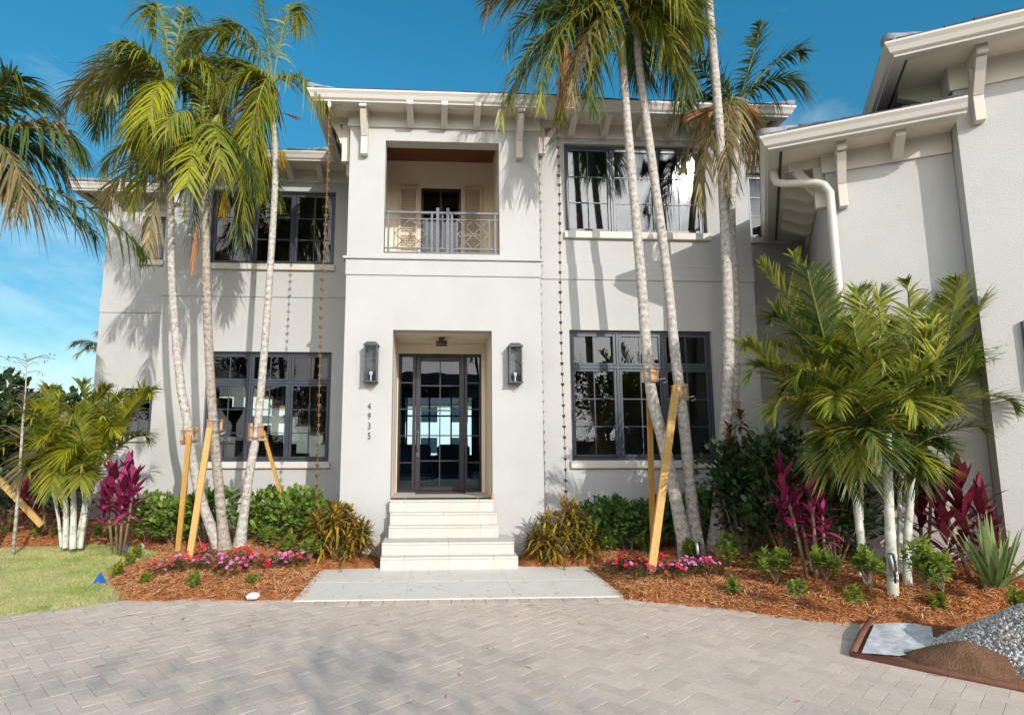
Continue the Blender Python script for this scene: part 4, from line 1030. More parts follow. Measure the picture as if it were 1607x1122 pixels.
tall_palm('tall leaning palm left of the entrance, the one bending furthest to the left', [(348, 858), (312, 770), (292, 650), (283, 600), (270, 450), (268, 330), (266, 200)], 9.85, .115, .075,
          [(176, 150, -.3, 1.15), (92, 200, -.3, .62, 'frond_old'), (128, 165, .4, .7, 'frond'), (205, 215, .3, .6), (228, 235, -.6, .6, 'frond_bright'), (300, 75, .2, .9), (338, 140, -.3, .75), (235, 40, .3, .8), (350, 190, .7, .5, 'frond_dark'), (150, 215, .8, .55, 'frond_dark'), (290, 25, .4, .5, 'frond_dark')],
          leaf='frond', extra=3, seed=3, dead=((258, 165, 70, .55, .12, 0),), group=GL, hang=.75)
tall_palm('brown trunked palm left of the entrance, shortest of its group', [(354, 860), (343, 760), (333, 640), (325, 480), (322, 330), (319, 250)], 9.75, .115, .085,
          [(290, 345, -.9, .52, 'frond_bright', .25), (165, 270, -.2, .36, 'frond'), (245, 250, -.6, .5, 'frond'), (398, 300, -.3, .45, 'frond_dark'), (345, 290, -.8, .55, 'frond'), (320, 95, .2, .10, 'frond'), (355, 110, .2, .12, 'frond'), (205, 330, .4, .42, 'frond'), (160, 340, .6, .35, 'frond_old'), (235, 400, -.2, .5, 'frond_old'), (300, 400, .2, .55, 'frond_dark', .8), (375, 380, .3, .5, 'frond_dark', .8)],
          mt='bark_brown', leaf='frond', extra=4, seed=5, shaft=.5, flowers=((352, 300, 90, .5, .16, 0),), dead=((310, 350, 60, .9, .10, -.02),), group=GL, ll=.52)
tall_palm('pale straight palm left of the entrance, nearest the rain chain', [(376, 842), (392, 740), (405, 660), (420, 480), (432, 280), (429, 190)], 9.95, .11, .07,
          [(285, 95, -.2, .70), (340, 205, -.4, .75, 'frond_bright'), (385, 345, -.4, .45, 'frond', .9), (400, 300, -.2, .45, 'frond_bright', .9), (405, 250, .3, .6), (395, -30, .2, .35, 'frond_dark'), (465, 45, .4, .9), (350, 60, .3, .6), (310, 150, .6, .55, 'frond_dark'), (365, 260, .4, .55, 'frond_old')],
          leaf='frond', extra=3, seed=8, flowers=((440, 235, 80, .35, .14, .06),), dead=((442, 178, 40, .12, .06, .30),), group=GL, hang=.8)
tall_palm('tall palm right of the entrance with the leftmost trunk, strapped to an upright lumber', [(1080, 850), (1045, 710), (1020, 600), (1003, 400), (985, 200), (977, 100)], 8.5, .135, .085,
          [(795, 80, -.4, .38, 'frond_dark'), (785, 190, -.3, .42, 'frond'), (800, 160, .4, .30, 'frond'), (850, 165, -.7, .45, 'frond'), (900, 150, -.5, .4, 'frond_old'), (1060, 95, -.4, .4, 'frond'), (820, 120, .1, .36, 'frond_dark'), (880, 185, .2, .45, 'frond'), (930, 170, -.3, .5, 'frond_dark'), (850, 20, .4, .15, 'frond_dark'), (900, -60, .3, .12), (1000, -80, .3, .06), (1040, -40, -.2, .15), (820, -20, -.2, .2, 'frond'), (765, 10, .5, .25, 'frond_old')],
          leaf='frond', extra=6, seed=12, dead=((888, 62, 220, 1.2, .16, -.04), (915, 66, 120, .5, .24, -.1),), group=GR, ll=.6)
tall_palm('tall palm right of the entrance with the second trunk, braced by the leaning lumber', [(1093, 850), (1075, 680), (1060, 560), (1043, 400), (1005, 120), (1001, 60)], 8.6, .125, .08,
          [(1080, 150, -.3, .40, 'frond_dark'), (1045, 95, -.5, .42, 'frond'), (930, 110, -.5, .45, 'frond'), (870, 90, -.2, .38, 'frond'), (1100, 50, .3, .25, 'frond'), (960, -70, .2, .06), (1060, -60, .3, .1), (900, -30, .5, .2, 'frond_dark'), (1075, 190, .5, .35, 'frond_dark')],
          leaf='frond', extra=6, seed=14, dead=((1066, 8, 200, 1.05, .14, 0), (1030, 25, 90, .45, .18, .08)), flowers=((960, 62, 50, .25, .16, -.05),), group=GR, ll=.58)
tall_palm('tallest palm right of the entrance, its crown above the picture', [(1122, 858), (1140, 650), (1143, 500), (1135, 300), (1125, 150), (1112, 0), (1108, -60)], 8.8, .13, .085,
          [(1000, -150, -.3, .4), (1200, -120, -.2, .4), (1240, -60, .3, .4), (960, -60, .3, .4), (1060, -330, .2, .1), (1150, -320, .3, .1), (1010, -240, .5, .3), (1230, -240, .4, .3)],
          leaf='frond', extra=4, seed=17, group=GR)
tall_palm('palm right of the entrance with drooping brown fronds, standing behind its neighbours', [(1126, 845), (1150, 640), (1155, 500), (1148, 330), (1157, 210)], 9.25, .12, .08,
          [(1255, 85, -.1, .30, 'frond_dark', .35), (1190, 40, .2, .10, 'frond_dark', .4), (1050, 90, -.3, .25, 'frond_dark', .5), (1085, 55, .2, .15, 'frond_dark', .5), (1100, 330, -.4, .42, 'frond_old', .8), (1145, 320, -.6, .60, 'frond_old', .8), (1060, 165, .2, .28, 'frond_dark'), (1075, 270, -.1, .40, 'frond_old', .8), (1190, 250, .2, .4, 'frond_old', .8)],
          leaf='frond_dark', extra=2, seed=19, dead=((1148, 168, 260, .34, .16, -.85), (1155, 160, 120, .30, .16, .30), (1120, 175, 120, .45, .14, -.25)), group=GR, ll=.5, shaft=.55)

# palm at the left edge: trunk outside the picture, its fronds hang into it
def edge_palm():
    Yp = 8.2; x = at(-75, 700, Yp).x; b = V((x, Yp, .0)); r = thing('palm_tree', 'large shaggy palm at the left edge, only its hanging fronds in view', 'palm tree', b)
    top = at(-75, 315, Yp); trunk(r, [b, b.lerp(top, .5) + V((.03, 0, 0)), top], .17, .12)
    cs = MB(); cs.tube([top, top + UP * .7], [.13, .08], 12); cs.build('crownshaft', 'shaft', r, smooth=True); c0 = top + UP * .6
    L_ = [(132, 245, -.2, .34, 'frond_dark', .85), (118, 225, .3, .40, 'frond_old', .7), (95, 260, .5, .34, 'frond_dark', .9), (62, 160, .3, .38, 'frond', .6), (28, 128, -.2, .35, 'frond_dark', .6), (225, 400, .1, .10, 'frond_dark', .62), (150, 372, .6, .10, 'frond_dark', .6), (35, 330, -.5, .5, 'frond_old', .9), (5, 300, -.3, .5, 'frond_old', .9), (-60, 60, .2, .1, 'frond', .5), (-200, 250, .2, .4, 'frond', .6), (-160, 100, .5, .3, 'frond', .6)]
    for i, (tx, ty, dy, ar, lf, hg) in enumerate(L_): frond(r, c0, at(tx, ty, Yp + dy), ar, 64, .62, .042, hg, lf, 900 + i, vee=.05, bare=.12, plume=.35)
edge_palm()

def clump_palm(label, bases, Y, crown, fronds, leaf, seed, rad=.05, cane='cane', ll=.42, lw=.03, hang=.35, extra=0, base_leaf=None):
    b0 = at(bases[0][0], bases[0][1], Y); root = thing('clump_palm', label, 'palm', (b0.x, Y, bz(b0.x, Y)))
    r = random.Random(seed); tops = []
    for (bx, by, tx, ty, dy, rr) in bases:
        p = at(bx, by, Y + dy); p.z = bz(p.x, p.y) - .04; q = at(tx, ty, Y + dy); m = MB()
        nn = 48; P = [p.lerp(q, u / nn) + V((.02 * math.sin(u / nn * 4 + bx), .012 * math.sin(u / nn * 5), 0)) for u in range(nn + 1)]
        m.tube(P, [rad * rr * (1.18 - .38 * k / nn) * (1.0 + (.07 if k % 6 == 0 else 0) + r.uniform(-.015, .015)) for k in range(nn + 1)], 14); m.build('stem', cane, root, smooth=True); tops.append(q)
    for i, f in enumerate(fronds):
        tx, ty, dy, ar = f[:4]; lf = f[4] if len(f) > 4 else leaf; tip = at(tx, ty, Y + dy)
        p = min(tops, key=lambda t: (t - tip).length + r.uniform(0, .8)); p = p + V((r.uniform(-.10, .10), r.uniform(-.12, .12), r.uniform(-.38, .16)))
        frond(root, p, tip, ar, 56, ll, lw, hang, lf, seed * 50 + i, vee=.34, bare=.14, plume=.18)
    for i in range(extra):
        p = r.choice(tops) + V((r.uniform(-.1, .1), r.uniform(-.1, .1), r.uniform(-.35, .1))); a = r.uniform(0, 6.283); l_ = r.uniform(.7, 1.2)
        frond(root, p, p + V((math.cos(a) * l_ * .8, math.sin(a) * l_ * .6, l_ * r.uniform(.2, .9))), .25, 42, ll, lw, hang, base_leaf or leaf, seed * 50 + 300 + i, vee=.3, bare=.16, plume=.25)
    return root
clump_palm('large feathery clump palm with pale canes in front of the garage wing', [(1362, 870, 1325, 690, .10, 1.0), (1396, 905, 1394, 680, -.15, 1.15), (1424, 895, 1430, 690, 0, .95), (1345, 868, 1352, 700, .3, .6), (1408, 880, 1412, 700, .25, .6)], 6.55, None,
           [(1195, 415, .1, .10), (1245, 398, .2, .06), (1292, 430, .3, .08), (1170, 545, -.1, .22), (1178, 590, -.3, .28), (1215, 650, -.3, .35), (1215, 480, .2, .15), (1385, 450, .2, .06), (1422, 440, .1, .05), (1500, 438, .1, .10), (1545, 470, 0, .14), (1592, 550, .1, .22), (1592, 640, -.2, .32), (1570, 500, .3, .18), (1490, 640, -.5, .40), (1440, 650, -.7, .5), (1310, 640, -.6, .45), (1250, 600, -.5, .35), (1530, 560, -.4, .28), (1460, 500, -.3, .14), (1340, 500, -.3, .12), (1300, 540, -.4, .2), (1560, 600, .3, .26), (1350, 450, .3, .08), (1220, 545, .2, .2), (1460, 580, -.6, .3), (1385, 570, -.7, .3), (1270, 470, .2, .12), (1535, 530, .2, .2), (1480, 470, .3, .1), (1300, 725, -.2, .6, 'frond_dark'), (1345, 745, -.4, .7, 'clump'), (1442, 725, -.4, .6, 'clump'), (1475, 700, -.2, .5, 'frond_dark'), (1385, 725, -.6, .7, 'frond_dark'), (1255, 665, -.2, .45, 'frond_dark'), (1312, 765, -.1, .8, 'clump'), (1352, 790, -.3, .9, 'frond_dark'), (1440, 775, -.2, .8, 'frond_dark'), (1482, 755, .1, .6, 'clump'), (1402, 780, .3, .8, 'frond_dark')] + [(x_ + rnd.uniform(-32, 32), y_ + rnd.uniform(-25, 35), rnd.uniform(-.5, .6), rnd.uniform(.1, .3), rnd.choice(['clump', 'clump', 'frond_dark', 'frond_dark'])) for x_, y_ in [(1300, 690), (1350, 680), (1410, 690), (1460, 680), (1500, 660), (1250, 620), (1330, 730), (1430, 740), (1385, 640), (1300, 640), (1215, 480), (1250, 440), (1290, 480), (1200, 590), (1240, 560), (1330, 480), (1420, 500), (1460, 530), (1500, 490), (1530, 600), (1500, 560), (1420, 600), (1350, 560), (1290, 600), (1470, 620), (1330, 620), (1380, 520), (1560, 560)]],
           'clump', 31, .041, ll=.46, lw=.031, extra=16, hang=.30, base_leaf='frond_dark')
clump_palm('yellow green clump palm with white canes beside the left end of the house', [(106, 835, 98, 735, 0, 1.1), (122, 836, 150, 720, .1, 1.0), (118, 838, 112, 730, -.1, 1.2), (128, 830, 163, 700, .2, .7), (112, 825, 90, 720, .25, .8), (130, 836, 140, 740, -.05, .9), (100, 830, 76, 740, .1, .6)], 10.5, None,
           [(60, 640, -.2, .25, 'frond_bright'), (20, 640, 0, .25), (5, 700, -.2, .35), (130, 600, .1, .10), (165, 610, .2, .12), (95, 620, .2, .1), (235, 615, -.1, .22, 'frond_bright'), (210, 640, .2, .2), (178, 675, -.4, .36, 'frond_bright'), (100, 720, -.6, .55, 'frond_bright'), (230, 690, .1, .35), (45, 740, -.4, .5), (70, 690, -.5, .4, 'frond_bright'), (145, 640, -.3, .2), (190, 620, .4, .18), (30, 680, .3, .3), (115, 650, -.5, .3), (75, 610, .4, .14), (80, 780, -.4, .6, 'frond'), (125, 760, -.6, .6, 'frond'), (30, 760, -.3, .5, 'frond_old')],
           'frond', 41, .036, ll=.50, lw=.036, extra=6, hang=.4)

def cordyline(label, stems, Y, mt, seed, size=.42, wid=.095, n=25):
    b0 = at(stems[0][0], stems[0][1], Y); root = thing('cordyline', label, 'cordyline', (b0.x, Y, bz(b0.x, Y))); r = random.Random(seed)
    for (bx, by, tx, ty, dy, sc) in stems:
        p = at(bx, by, Y + dy); p.z = bz(p.x, p.y) - .02; q = at(tx, ty, Y + dy)
        m = MB(); m.tube([p, p.lerp(q, .5) + V((.015, 0, 0)), q], [.022, .018, .015], 8); s = m.build('stem', 'twig', root, smooth=True)
        f = MB()
        for k in range(n):
            u = k / n; a = k * 2.399 + r.uniform(-.3, .3); el = R((20 if r.random() < .8 else -12) + 62 * u ** .7 + r.uniform(-10, 10)); d = V((math.cos(a) * math.cos(el), math.sin(a) * math.cos(el), math.sin(el)))
            l_ = size * sc * r.uniform(.8, 1.2) * (1.08 - .25 * u); pp = q - UP * (.74 * sc * (1 - u)) * .9 + UP * .05
            nm = V((-math.cos(a) * math.sin(el), -math.sin(a) * math.sin(el), math.cos(el)))
            f.blade(pp, d, l_, wid * sc * r.uniform(.95, 1.35), .34 * (1.1 - u) * r.uniform(.4, 1.6), nm, (.22, .5, .85, 1., .92, .7, .38), fold=.4)
        f.build('foliage', mt, root, smooth=True)
cordyline('bright magenta cordyline against the white wall beside the left clump palm', [(185, 842, 178, 745, 0, 1.0), (195, 842, 210, 752, -.1, .9), (178, 835, 165, 775, .1, .8), (200, 836, 200, 740, .15, .9), (190, 838, 192, 765, -.15, .9)], 10.0, 'cordy', 51, .42, .10)
cordyline('dark red cordyline behind the sapling at the left edge', [(75, 815, 62, 765, 0, 1.0), (85, 815, 92, 770, .1, .9), (60, 815, 40, 775, .1, .9), (100, 815, 115, 765, .2, .85)], 11.6, 'cordy_dark', 52, .5, .10)
cordyline('magenta cordyline on two bare stems under the big clump palm, left side', [(1265, 882, 1228, 752, 0, .95), (1278, 886, 1272, 765, -.15, .95), (1272, 880, 1250, 790, .1, .7), (1290, 885, 1290, 800, -.1, .65)], 6.95, 'cordy', 53, .40, .075, 28)
cordyline('large wine red cordyline at the foot of the garage wall', [(1535, 872, 1505, 765, 0, 1.2), (1538, 872, 1540, 790, -.1, .95), (1520, 870, 1480, 800, .05, 1.0), (1540, 870, 1560, 840, -.1, .8)], 6.4, 'cordy_dark', 54, .40, .075, 30)
cordyline('tall wine red cordyline behind the clump palm canes', [(1450, 880, 1462, 745, 0, 1.1), (1445, 880, 1440, 775, .1, .9)], 6.75, 'cordy_dark', 55, .42, .075, 28)

def croton(label, px_, py_, Y, w, h, seed, mt='croton', n=44, ll=.25, lw=.036):
    b = at(px_, py_, Y); z = bz(b.x, Y); root = thing('croton', label, 'croton', (b.x, Y, z)); r = random.Random(seed); st = MB(); f = MB()
    for i in range(n):
        a = r.uniform(0, 6.283); rr = r.uniform(.05, 1) ** .5; top = V((b.x + math.cos(a) * rr * w / 2, Y + math.sin(a) * rr * w * .4, z + h * (.95 - .45 * rr * rr) * r.uniform(.45, 1.05)))
        st.tube([V((b.x + math.cos(a) * .05, Y + math.sin(a) * .05, z - .02)), V((b.x, Y, z)).lerp(top, .6) + UP * .04, top], [.012, .010, .006], 6)
        for k in range(26):
            u = k / 26; aa = k * 2.399 + r.uniform(-.4, .4); el = R(-15 + 85 * u); d = V((math.cos(aa) * math.cos(el), math.sin(aa) * math.cos(el), math.sin(el)))
            f.blade(top - UP * (.22 * (1 - u)), d, ll * r.uniform(.7, 1.2), lw * r.uniform(.8, 1.2), .55 * r.uniform(.5, 1.3), None, (.45, 1., .9, .6))
    st.build('stem', 'twig', root); f.build('foliage', mt, root)
croton('croton with yellow and bronze strap leaves left of the entrance steps', 530, 850, 9.3, .92, .88, 61)
croton('croton with yellow and bronze strap leaves right of the entrance steps', 882, 845, 9.3, 1.05, .80, 62, n=48)
croton('rust tinged croton rising behind the palm trunks at the right', 1178, 850, 8.5, .7, 2.15, 63, 'rust_leaf', 30, .2, .055)

def leafy(mb, c, rad, n, r, size, asp=.55, up=.35, shell=.5):
    for i in range(n):
        u = r.uniform(-.35, 1); a = r.uniform(0, 6.283); q = math.sqrt(max(0, 1 - u * u)); o = V((math.cos(a) * q, math.sin(a) * q, u))
        k = r.uniform(shell, 1.0) ** .5; p = c + V((o.x * rad[0] * k, o.y * rad[1] * k, o.z * rad[2] * k))
        d = (o + V((r.uniform(-.7, .7), r.uniform(-.7, .7), r.uniform(-.4, .6) + up))).normalized()
        nm = (V((r.uniform(-.6, .6), r.uniform(-.6, .6), 1)) + o * .5).normalized()
        s = size * r.uniform(.65, 1.2); mb.blade(p, d, s, s * asp, r.uniform(0, .25), nm, (.28, .9, 1., .8), fold=.15)
def shrub(name, label, cat, px_, py_, Y, rad, h, mt, seed, n=360, size=.075, group=None, clumps=7, asp=.55):
    b = at(px_, py_, Y); z = bz(b.x, Y); root = thing(name, label, cat, (b.x, Y, z), group); r = random.Random(seed); f = MB(); st = MB()
    for i in range(clumps):
        a = r.uniform(0, 6.283); q = r.uniform(0, .7); c = V((b.x + math.cos(a) * q * rad, Y + math.sin(a) * q * rad * .8, z + h * r.uniform(.22, .72)))
        st.tube([V((b.x + math.cos(a) * .04, Y + math.sin(a) * .04, z - .02)), c + UP * .05], [.012, .006], 5)
        k = r.uniform(.38, .6); leafy(f, c, (rad * k, rad * k * .9, h * .32), n // clumps, r, size, asp)
    st.build('stem', 'twig', root); f.build('foliage', mt, root)
GH = 'paddle leaved hedge shrubs along the house'
HL = [(232, 850, 10.9, 'pale hedge shrub left of the stake pair, against the left end of the house'), (272, 852, 10.7, 'pale hedge shrub just behind the leftmost lumber stake'), (322, 850, 10.5, 'hedge shrub behind the bases of the two left palm trunks'),
      (408, 852, 10.4, 'pale hedge shrub right of the pale straight palm trunk'), (446, 853, 10.3, 'pale hedge shrub at the foot of the thin slanting lumber'), (478, 852, 10.3, 'pale hedge shrub touching the left croton')]
for i, (x, y, Y, lb) in enumerate(HL): shrub('hedge_shrub', lb, 'shrub', x, y, Y, .50, .86, 'hedge', 70 + i, 900, .115, GH, 11)
HR = [(950, 850, 9.45, 'deep green hedge shrub touching the right croton'), (985, 850, 9.4, 'deep green hedge shrub under the left half of the lower right window'), (1028, 850, 9.35, 'deep green hedge shrub behind the upright lumber'),
      (1065, 850, 9.4, 'deep green hedge shrub behind the crossing palm trunks'), (1105, 850, 9.3, 'deep green hedge shrub between the second and tallest palm trunks')]
for i, (x, y, Y, lb) in enumerate(HR): shrub('hedge_shrub', lb, 'shrub', x, y, Y, .44, .82, 'hedge_dark', 80 + i, 850, .105, GH, 11)
for i, (x, Y, rad, h, lb) in enumerate([(1165, 8.35, .42, 1.45, 'dark shrub right beside the tallest palm trunk'), (1232, 7.75, .55, 1.5, 'dark shrub behind the two stemmed magenta cordyline'), (1310, 7.35, .5, 1.3, 'dark shrub behind the clump palm canes')]):
    shrub('dark_shrub', lb, 'shrub', x, 860, Y, rad * 1.15, h * 1.1, 'shrub_dark', 90 + i, 2200, .095, 'dark shrubs by the garage wing', 22)
    

def seedling(label, px_, py_, h, mt, seed, n=80, size=.06, group='young bedding shrubs', w=None, Y=None):
    p = onz(px_, py_, .10) if Y is None else at(px_, py_, Y)
    for _ in range(3):
        z = bz(p.x, p.y); p = onz(px_, py_, z)
    r = random.Random(seed); root = thing('bedding_shrub', label, 'plant', (p.x, p.y, z), group); f = MB(); st = MB(); w = w or h * .55
    for i in range(max(4, n // 14)):
        a = r.uniform(0, 6.283); q = r.uniform(.1, 1); t = V((p.x + math.cos(a) * q * w * .7, p.y + math.sin(a) * q * w * .7, z + h * r.uniform(.55, .95) * (1 - .3 * q)))
        st.tube([V((p.x, p.y, z - .02)), t], [.007, .004], 5)
        for k in range(14):
            u = k / 14; aa = k * 2.399; el = R(-5 + 75 * u); d = V((math.cos(aa) * math.cos(el), math.sin(aa) * math.cos(el), math.sin(el)))
            f.blade(t - UP * (.10 * (1 - u)), d, size * r.uniform(.8, 1.25), size * .5, .2, None, (.3, .95, 1., .7), fold=.15)
    st.build('stem', 'twig', root); f.build('foliage', mt, root)
SD = [(12, 838, .26, 'herb', 'young green shrub at the left edge beyond the lawn'), (58, 842, .24, 'herb', 'young green shrub between the sapling and the left clump palm'), (92, 842, .2, 'lime', 'yellow green seedling at the foot of the white palm canes'), (150, 845, .22, 'herb', 'young shrub under the bright magenta cordyline, left one'), (178, 846, .24, 'herb', 'young shrub under the bright magenta cordyline, right one'),
      (200, 890, .2, 'lime', 'low lime green shrub beside the small blue flag'), (185, 905, .2, 'lime', 'low lime green shrub nearest the large blue flag'), (215, 872, .18, 'lime', 'low lime green shrub beside the white flag'), (228, 916, .13, 'lime', 'tiny lime seedling alone on the straw right of the large blue flag'), (305, 917, .15, 'herb', 'tiny green seedling in front of the left flower bed, leftmost'), (397, 920, .17, 'herb', 'small green shrub behind the white stone'),
      (418, 862, .34, 'herb', 'green shrub behind the red flag'), (486, 875, .30, 'herb', 'green shrub in front of the left croton'), (541, 874, .2, 'herb', 'small green shrub just left of the bottom step'), (452, 868, .28, 'herb', 'green shrub between the red flag and the left croton'),
      (838, 866, .26, 'herb', 'young shrub just right of the bottom step'), (866, 868, .22, 'lime', 'young shrub in front of the right croton'), (907, 866, .25, 'herb', 'young shrub right of the right croton'), (957, 866, .26, 'herb', 'young shrub behind the right flower bed, left one'), (1012, 868, .26, 'herb', 'young shrub behind the foot of the leaning lumber'), (1143, 892, .42, 'herb', 'largest young shrub, right of the spotlight in the right bed'),
      (1150, 930, .17, 'herb', 'low seedling at the edge of the straw below the largest young shrub'), (1084, 880, .26, 'herb', 'young shrub at the foot of the crossing palm trunks'), (1218, 912, .36, 'herb', 'upright young shrub left of the two stemmed cordyline'), (1190, 893, .2, 'herb', 'small young shrub between two larger ones in the right bed'), (1250, 936, .17, 'herb', 'low seedling on the straw below the magenta cordyline'), (1297, 908, .34, 'herb', 'young shrub at the foot of the magenta cordyline stems'),
      (1340, 946, .17, 'lime', 'low seedling above the corner of the brown tarp'), (1362, 912, .3, 'herb', 'young shrub at the foot of the leftmost pale cane'), (1455, 915, .42, 'herb', 'leggy young shrub right of the clump palm canes'), (1480, 925, .3, 'herb', 'thin young shrub left of the spiky strap leaved plant'), (1473, 960, .2, 'lime', 'yellow green seedling above the white sheet'), (1596, 950, .14, 'lime', 'small seedling behind the gravel heap')]
for i, (x, y, h, mt_, lb) in enumerate(SD): seedling(lb, x, y, h * (1.2 if x > 820 else 1.1), mt_, 100 + i, int(110 + 420 * h), .062 + .03 * (h > .25))

def impatiens(label, px_, py_, w, seed, cols):
    p = onz(px_, py_, .12)
    for _ in range(3): z = bz(p.x, p.y); p = onz(px_, py_, z)
    r = random.Random(seed); root = thing('impatiens', label, 'flowers', (p.x, p.y, z), 'bedding flowers in the straw'); f = MB(); fl = MB(); h = .20
    for i in range(170):
        a = r.uniform(0, 6.283); q = r.uniform(0, 1) ** .5; c = V((p.x + math.cos(a) * q * w, p.y + math.sin(a) * q * w, z + h * (1 - .6 * q * q) * r.uniform(.35, .95)))
        f.blade(c, V((math.cos(a), math.sin(a), r.uniform(-.2, .5))), r.uniform(.045, .075), .028, .3, None, (.4, 1., .7))
    for i in range(13):
        a = r.uniform(0, 6.283); q = r.uniform(0, 1) ** .5; c = V((p.x + math.cos(a) * q * w, p.y + math.sin(a) * q * w - .02, z + h * (1.02 - .5 * q * q) * r.uniform(.8, 1.08)))
        nm = V((r.uniform(-.5, .5), r.uniform(-1., -.1), .8)).normalized(); e1 = nm.cross(V((1, 0, 0))).normalized(); e2 = nm.cross(e1); mi = r.choice(cols)
        s = r.uniform(.02, .031)
        for k in range(5):
            t = k * 1.2566 + r.uniform(-.1, .1); d = e1 * math.cos(t) + e2 * math.sin(t); sd = e1 * -math.sin(t) + e2 * math.cos(t)
            fl.add([c, c + d * s * .7 - sd * s * .5 + nm * .004, c + d * s * 1.15, c + d * s * .7 + sd * s * .5 + nm * .004], [(0, 1, 2, 3)], mi)
    f.build('foliage', 'imp_leaf', root); fl.build('blossoms', ['pink', 'red'], root)
IM = [(262, 900, 'leftmost flower clump of the left bed', (0, 1)), (290, 893, 'flower clump left of the foot of the leaning lumber, left bed', (0, 1)), (318, 876, 'flower clump right behind the foot of the leaning lumber, left bed', (1,)), (335, 892, 'pink flower clump near the middle of the left bed', (0,)), (362, 900, 'pale pink flower clump in front of the left bed middle', (0, 0, 1)),
      (376, 880, 'red flower clump below the left palm trunks', (1,)), (402, 892, 'red and pink flower clump left of the red flag', (0, 1)), (436, 890, 'pink flower clump right of the red flag', (0, 0, 1)), (462, 888, 'rightmost flower clump of the left bed', (0, 1)),
      (968, 900, 'leftmost flower clump of the right bed', (1, 1, 0)), (988, 888, 'red flower clump left of the foot of the leaning lumber, right bed', (1,)), (1004, 905, 'red flower clump in front of the foot of the leaning lumber, right bed', (1, 1, 0)), (1036, 893, 'red flower clump right of the foot of the leaning lumber', (1,)), (1056, 908, 'red and pink flower clump in front, right bed', (1, 0)), (1082, 898, 'pink flower clump left of the right spotlight stem', (0,)), (1108, 900, 'rightmost pink flower clump of the right bed', (0, 1))]
for i, (x, y, lb, c) in enumerate(IM): impatiens(lb, x, y, .19, 200 + i, c)

def spiky():
    p = onz(1562, 918, .2); z = bz(p.x, p.y); p = onz(1562, 918, z); root = thing('strap_leaf_plant', 'clump of long grey green strap leaves right of the wine red cordyline', 'plant', (p.x, p.y, z)); r = random.Random(5)
    m = MB()
    for i in range(58):
        a = r.uniform(0, 6.283); el = R(r.uniform(38, 88)); d = V((math.cos(a) * math.cos(el), math.sin(a) * math.cos(el) * .8, math.sin(el)))
        m.blade(p + V((math.cos(a) * .07, math.sin(a) * .06, -.02)), d, r.uniform(.42, .78), r.uniform(.034, .052), r.uniform(.05, .5) * (1.2 - math.sin(el)), V((math.cos(a + 3.14), math.sin(a + 3.14), .4)), (.8, 1., .95, .8, .5), fold=.3)
    m.build('foliage', 'spike', root)
spiky()

# bare sapling at the left with its stake
def sapling():
    b = onz(20, 872, .02); root = thing('sapling', 'thin bare sapling with sparse reddish twigs at the left edge of the lawn', 'sapling', b); r = random.Random(9); Y = b.y
    m = MB(); top = at(42, 560, Y); P = [b, at(30, 760, Y), at(36, 660, Y), at(40, 620, Y), top]; m.tube(P, [.028, .024, .018, .010, .004], 8); tr = m.build('trunk', 'bark', root, smooth=True)
    t = MB(); f = MB()
    for i in range(34):
        u = r.uniform(.42, .99); k = min(int(u * 4), 3); q = P[k].lerp(P[k + 1], u * 4 - k); a = r.uniform(0, 6.283); l_ = r.uniform(.25, .6) * (1.3 - u * .6)
        e = q + V((math.cos(a) * l_, math.sin(a) * l_, l_ * r.uniform(-.2, .55))); md = q.lerp(e, .5) + UP * .06; t.tube([q, md, e], [.006, .004, .0015], 4)
        for j in range(7):
            c = q.lerp(e, r.uniform(.4, 1)); f.blade(c + V((0, 0, r.uniform(-.02, .05))), V((r.uniform(-1, 1), r.uniform(-1, 1), r.uniform(-.6, .6))), .045, .018, .2)
    t.build('twigs', 'twig', root); f.build('foliage', 'rust_leaf', root)
sapling()

# ------------------------------------------------------------------ lumber props and straps
def prop(label, p, q, w=.088, d=.040, mt='lumber', group='lumber braces for the new palms', side=None):
    p, q = V(p), V(q); root = thing('lumber_brace', label, 'wooden brace', p, group); m = MB(); m.beam(p, q, w, d, side=side); m.build('board', mt, root)
    n = MB(); dr = (q - p).normalized()
    for u in (.04, .075): c = q - dr * (u * (q - p).length); n.lathe(c - V((0, d / 2 + .003, 0)), [(0, 0), (.008, 0), (.008, .004), (0, .005)], 6)
    n.build('nails', 'steel', root)
def gnd(x, y, Y): p = at(x, y, Y); p.z = bz(p.x, Y) - .05; return p
prop('amber lumber brace leaning on the far left palm trunk, leftmost of the left group', gnd(281, 835, 9.6), at(297, 683, 9.72), .075, .040, 'lumber_dark')
prop('long lumber brace leaning against the brown trunked palm', gnd(297, 868, 8.9), at(329, 672, 9.6))
prop('thin amber lumber brace slanting from the pale straight palm down to the right', gnd(466, 815, 10.2), at(413, 676, 9.98), .055, .038, 'lumber_dark')
prop('upright amber lumber brace in front of the lower right window', gnd(1024, 845, 9.0), at(1018, 588, 8.62), .075, .040, 'lumber_dark')
prop('broad pale lumber brace leaning to the right, in front of the crossing palm trunks', gnd(1019, 880, 7.7), at(1061, 606, 8.42), .10, .045)
prop('lumber brace slanting down to the right at the left edge of the picture', gnd(-30, 722, 10.9) * 0 + at(-40, 712, 10.9), at(66, 824, 11.0), .10, .045)
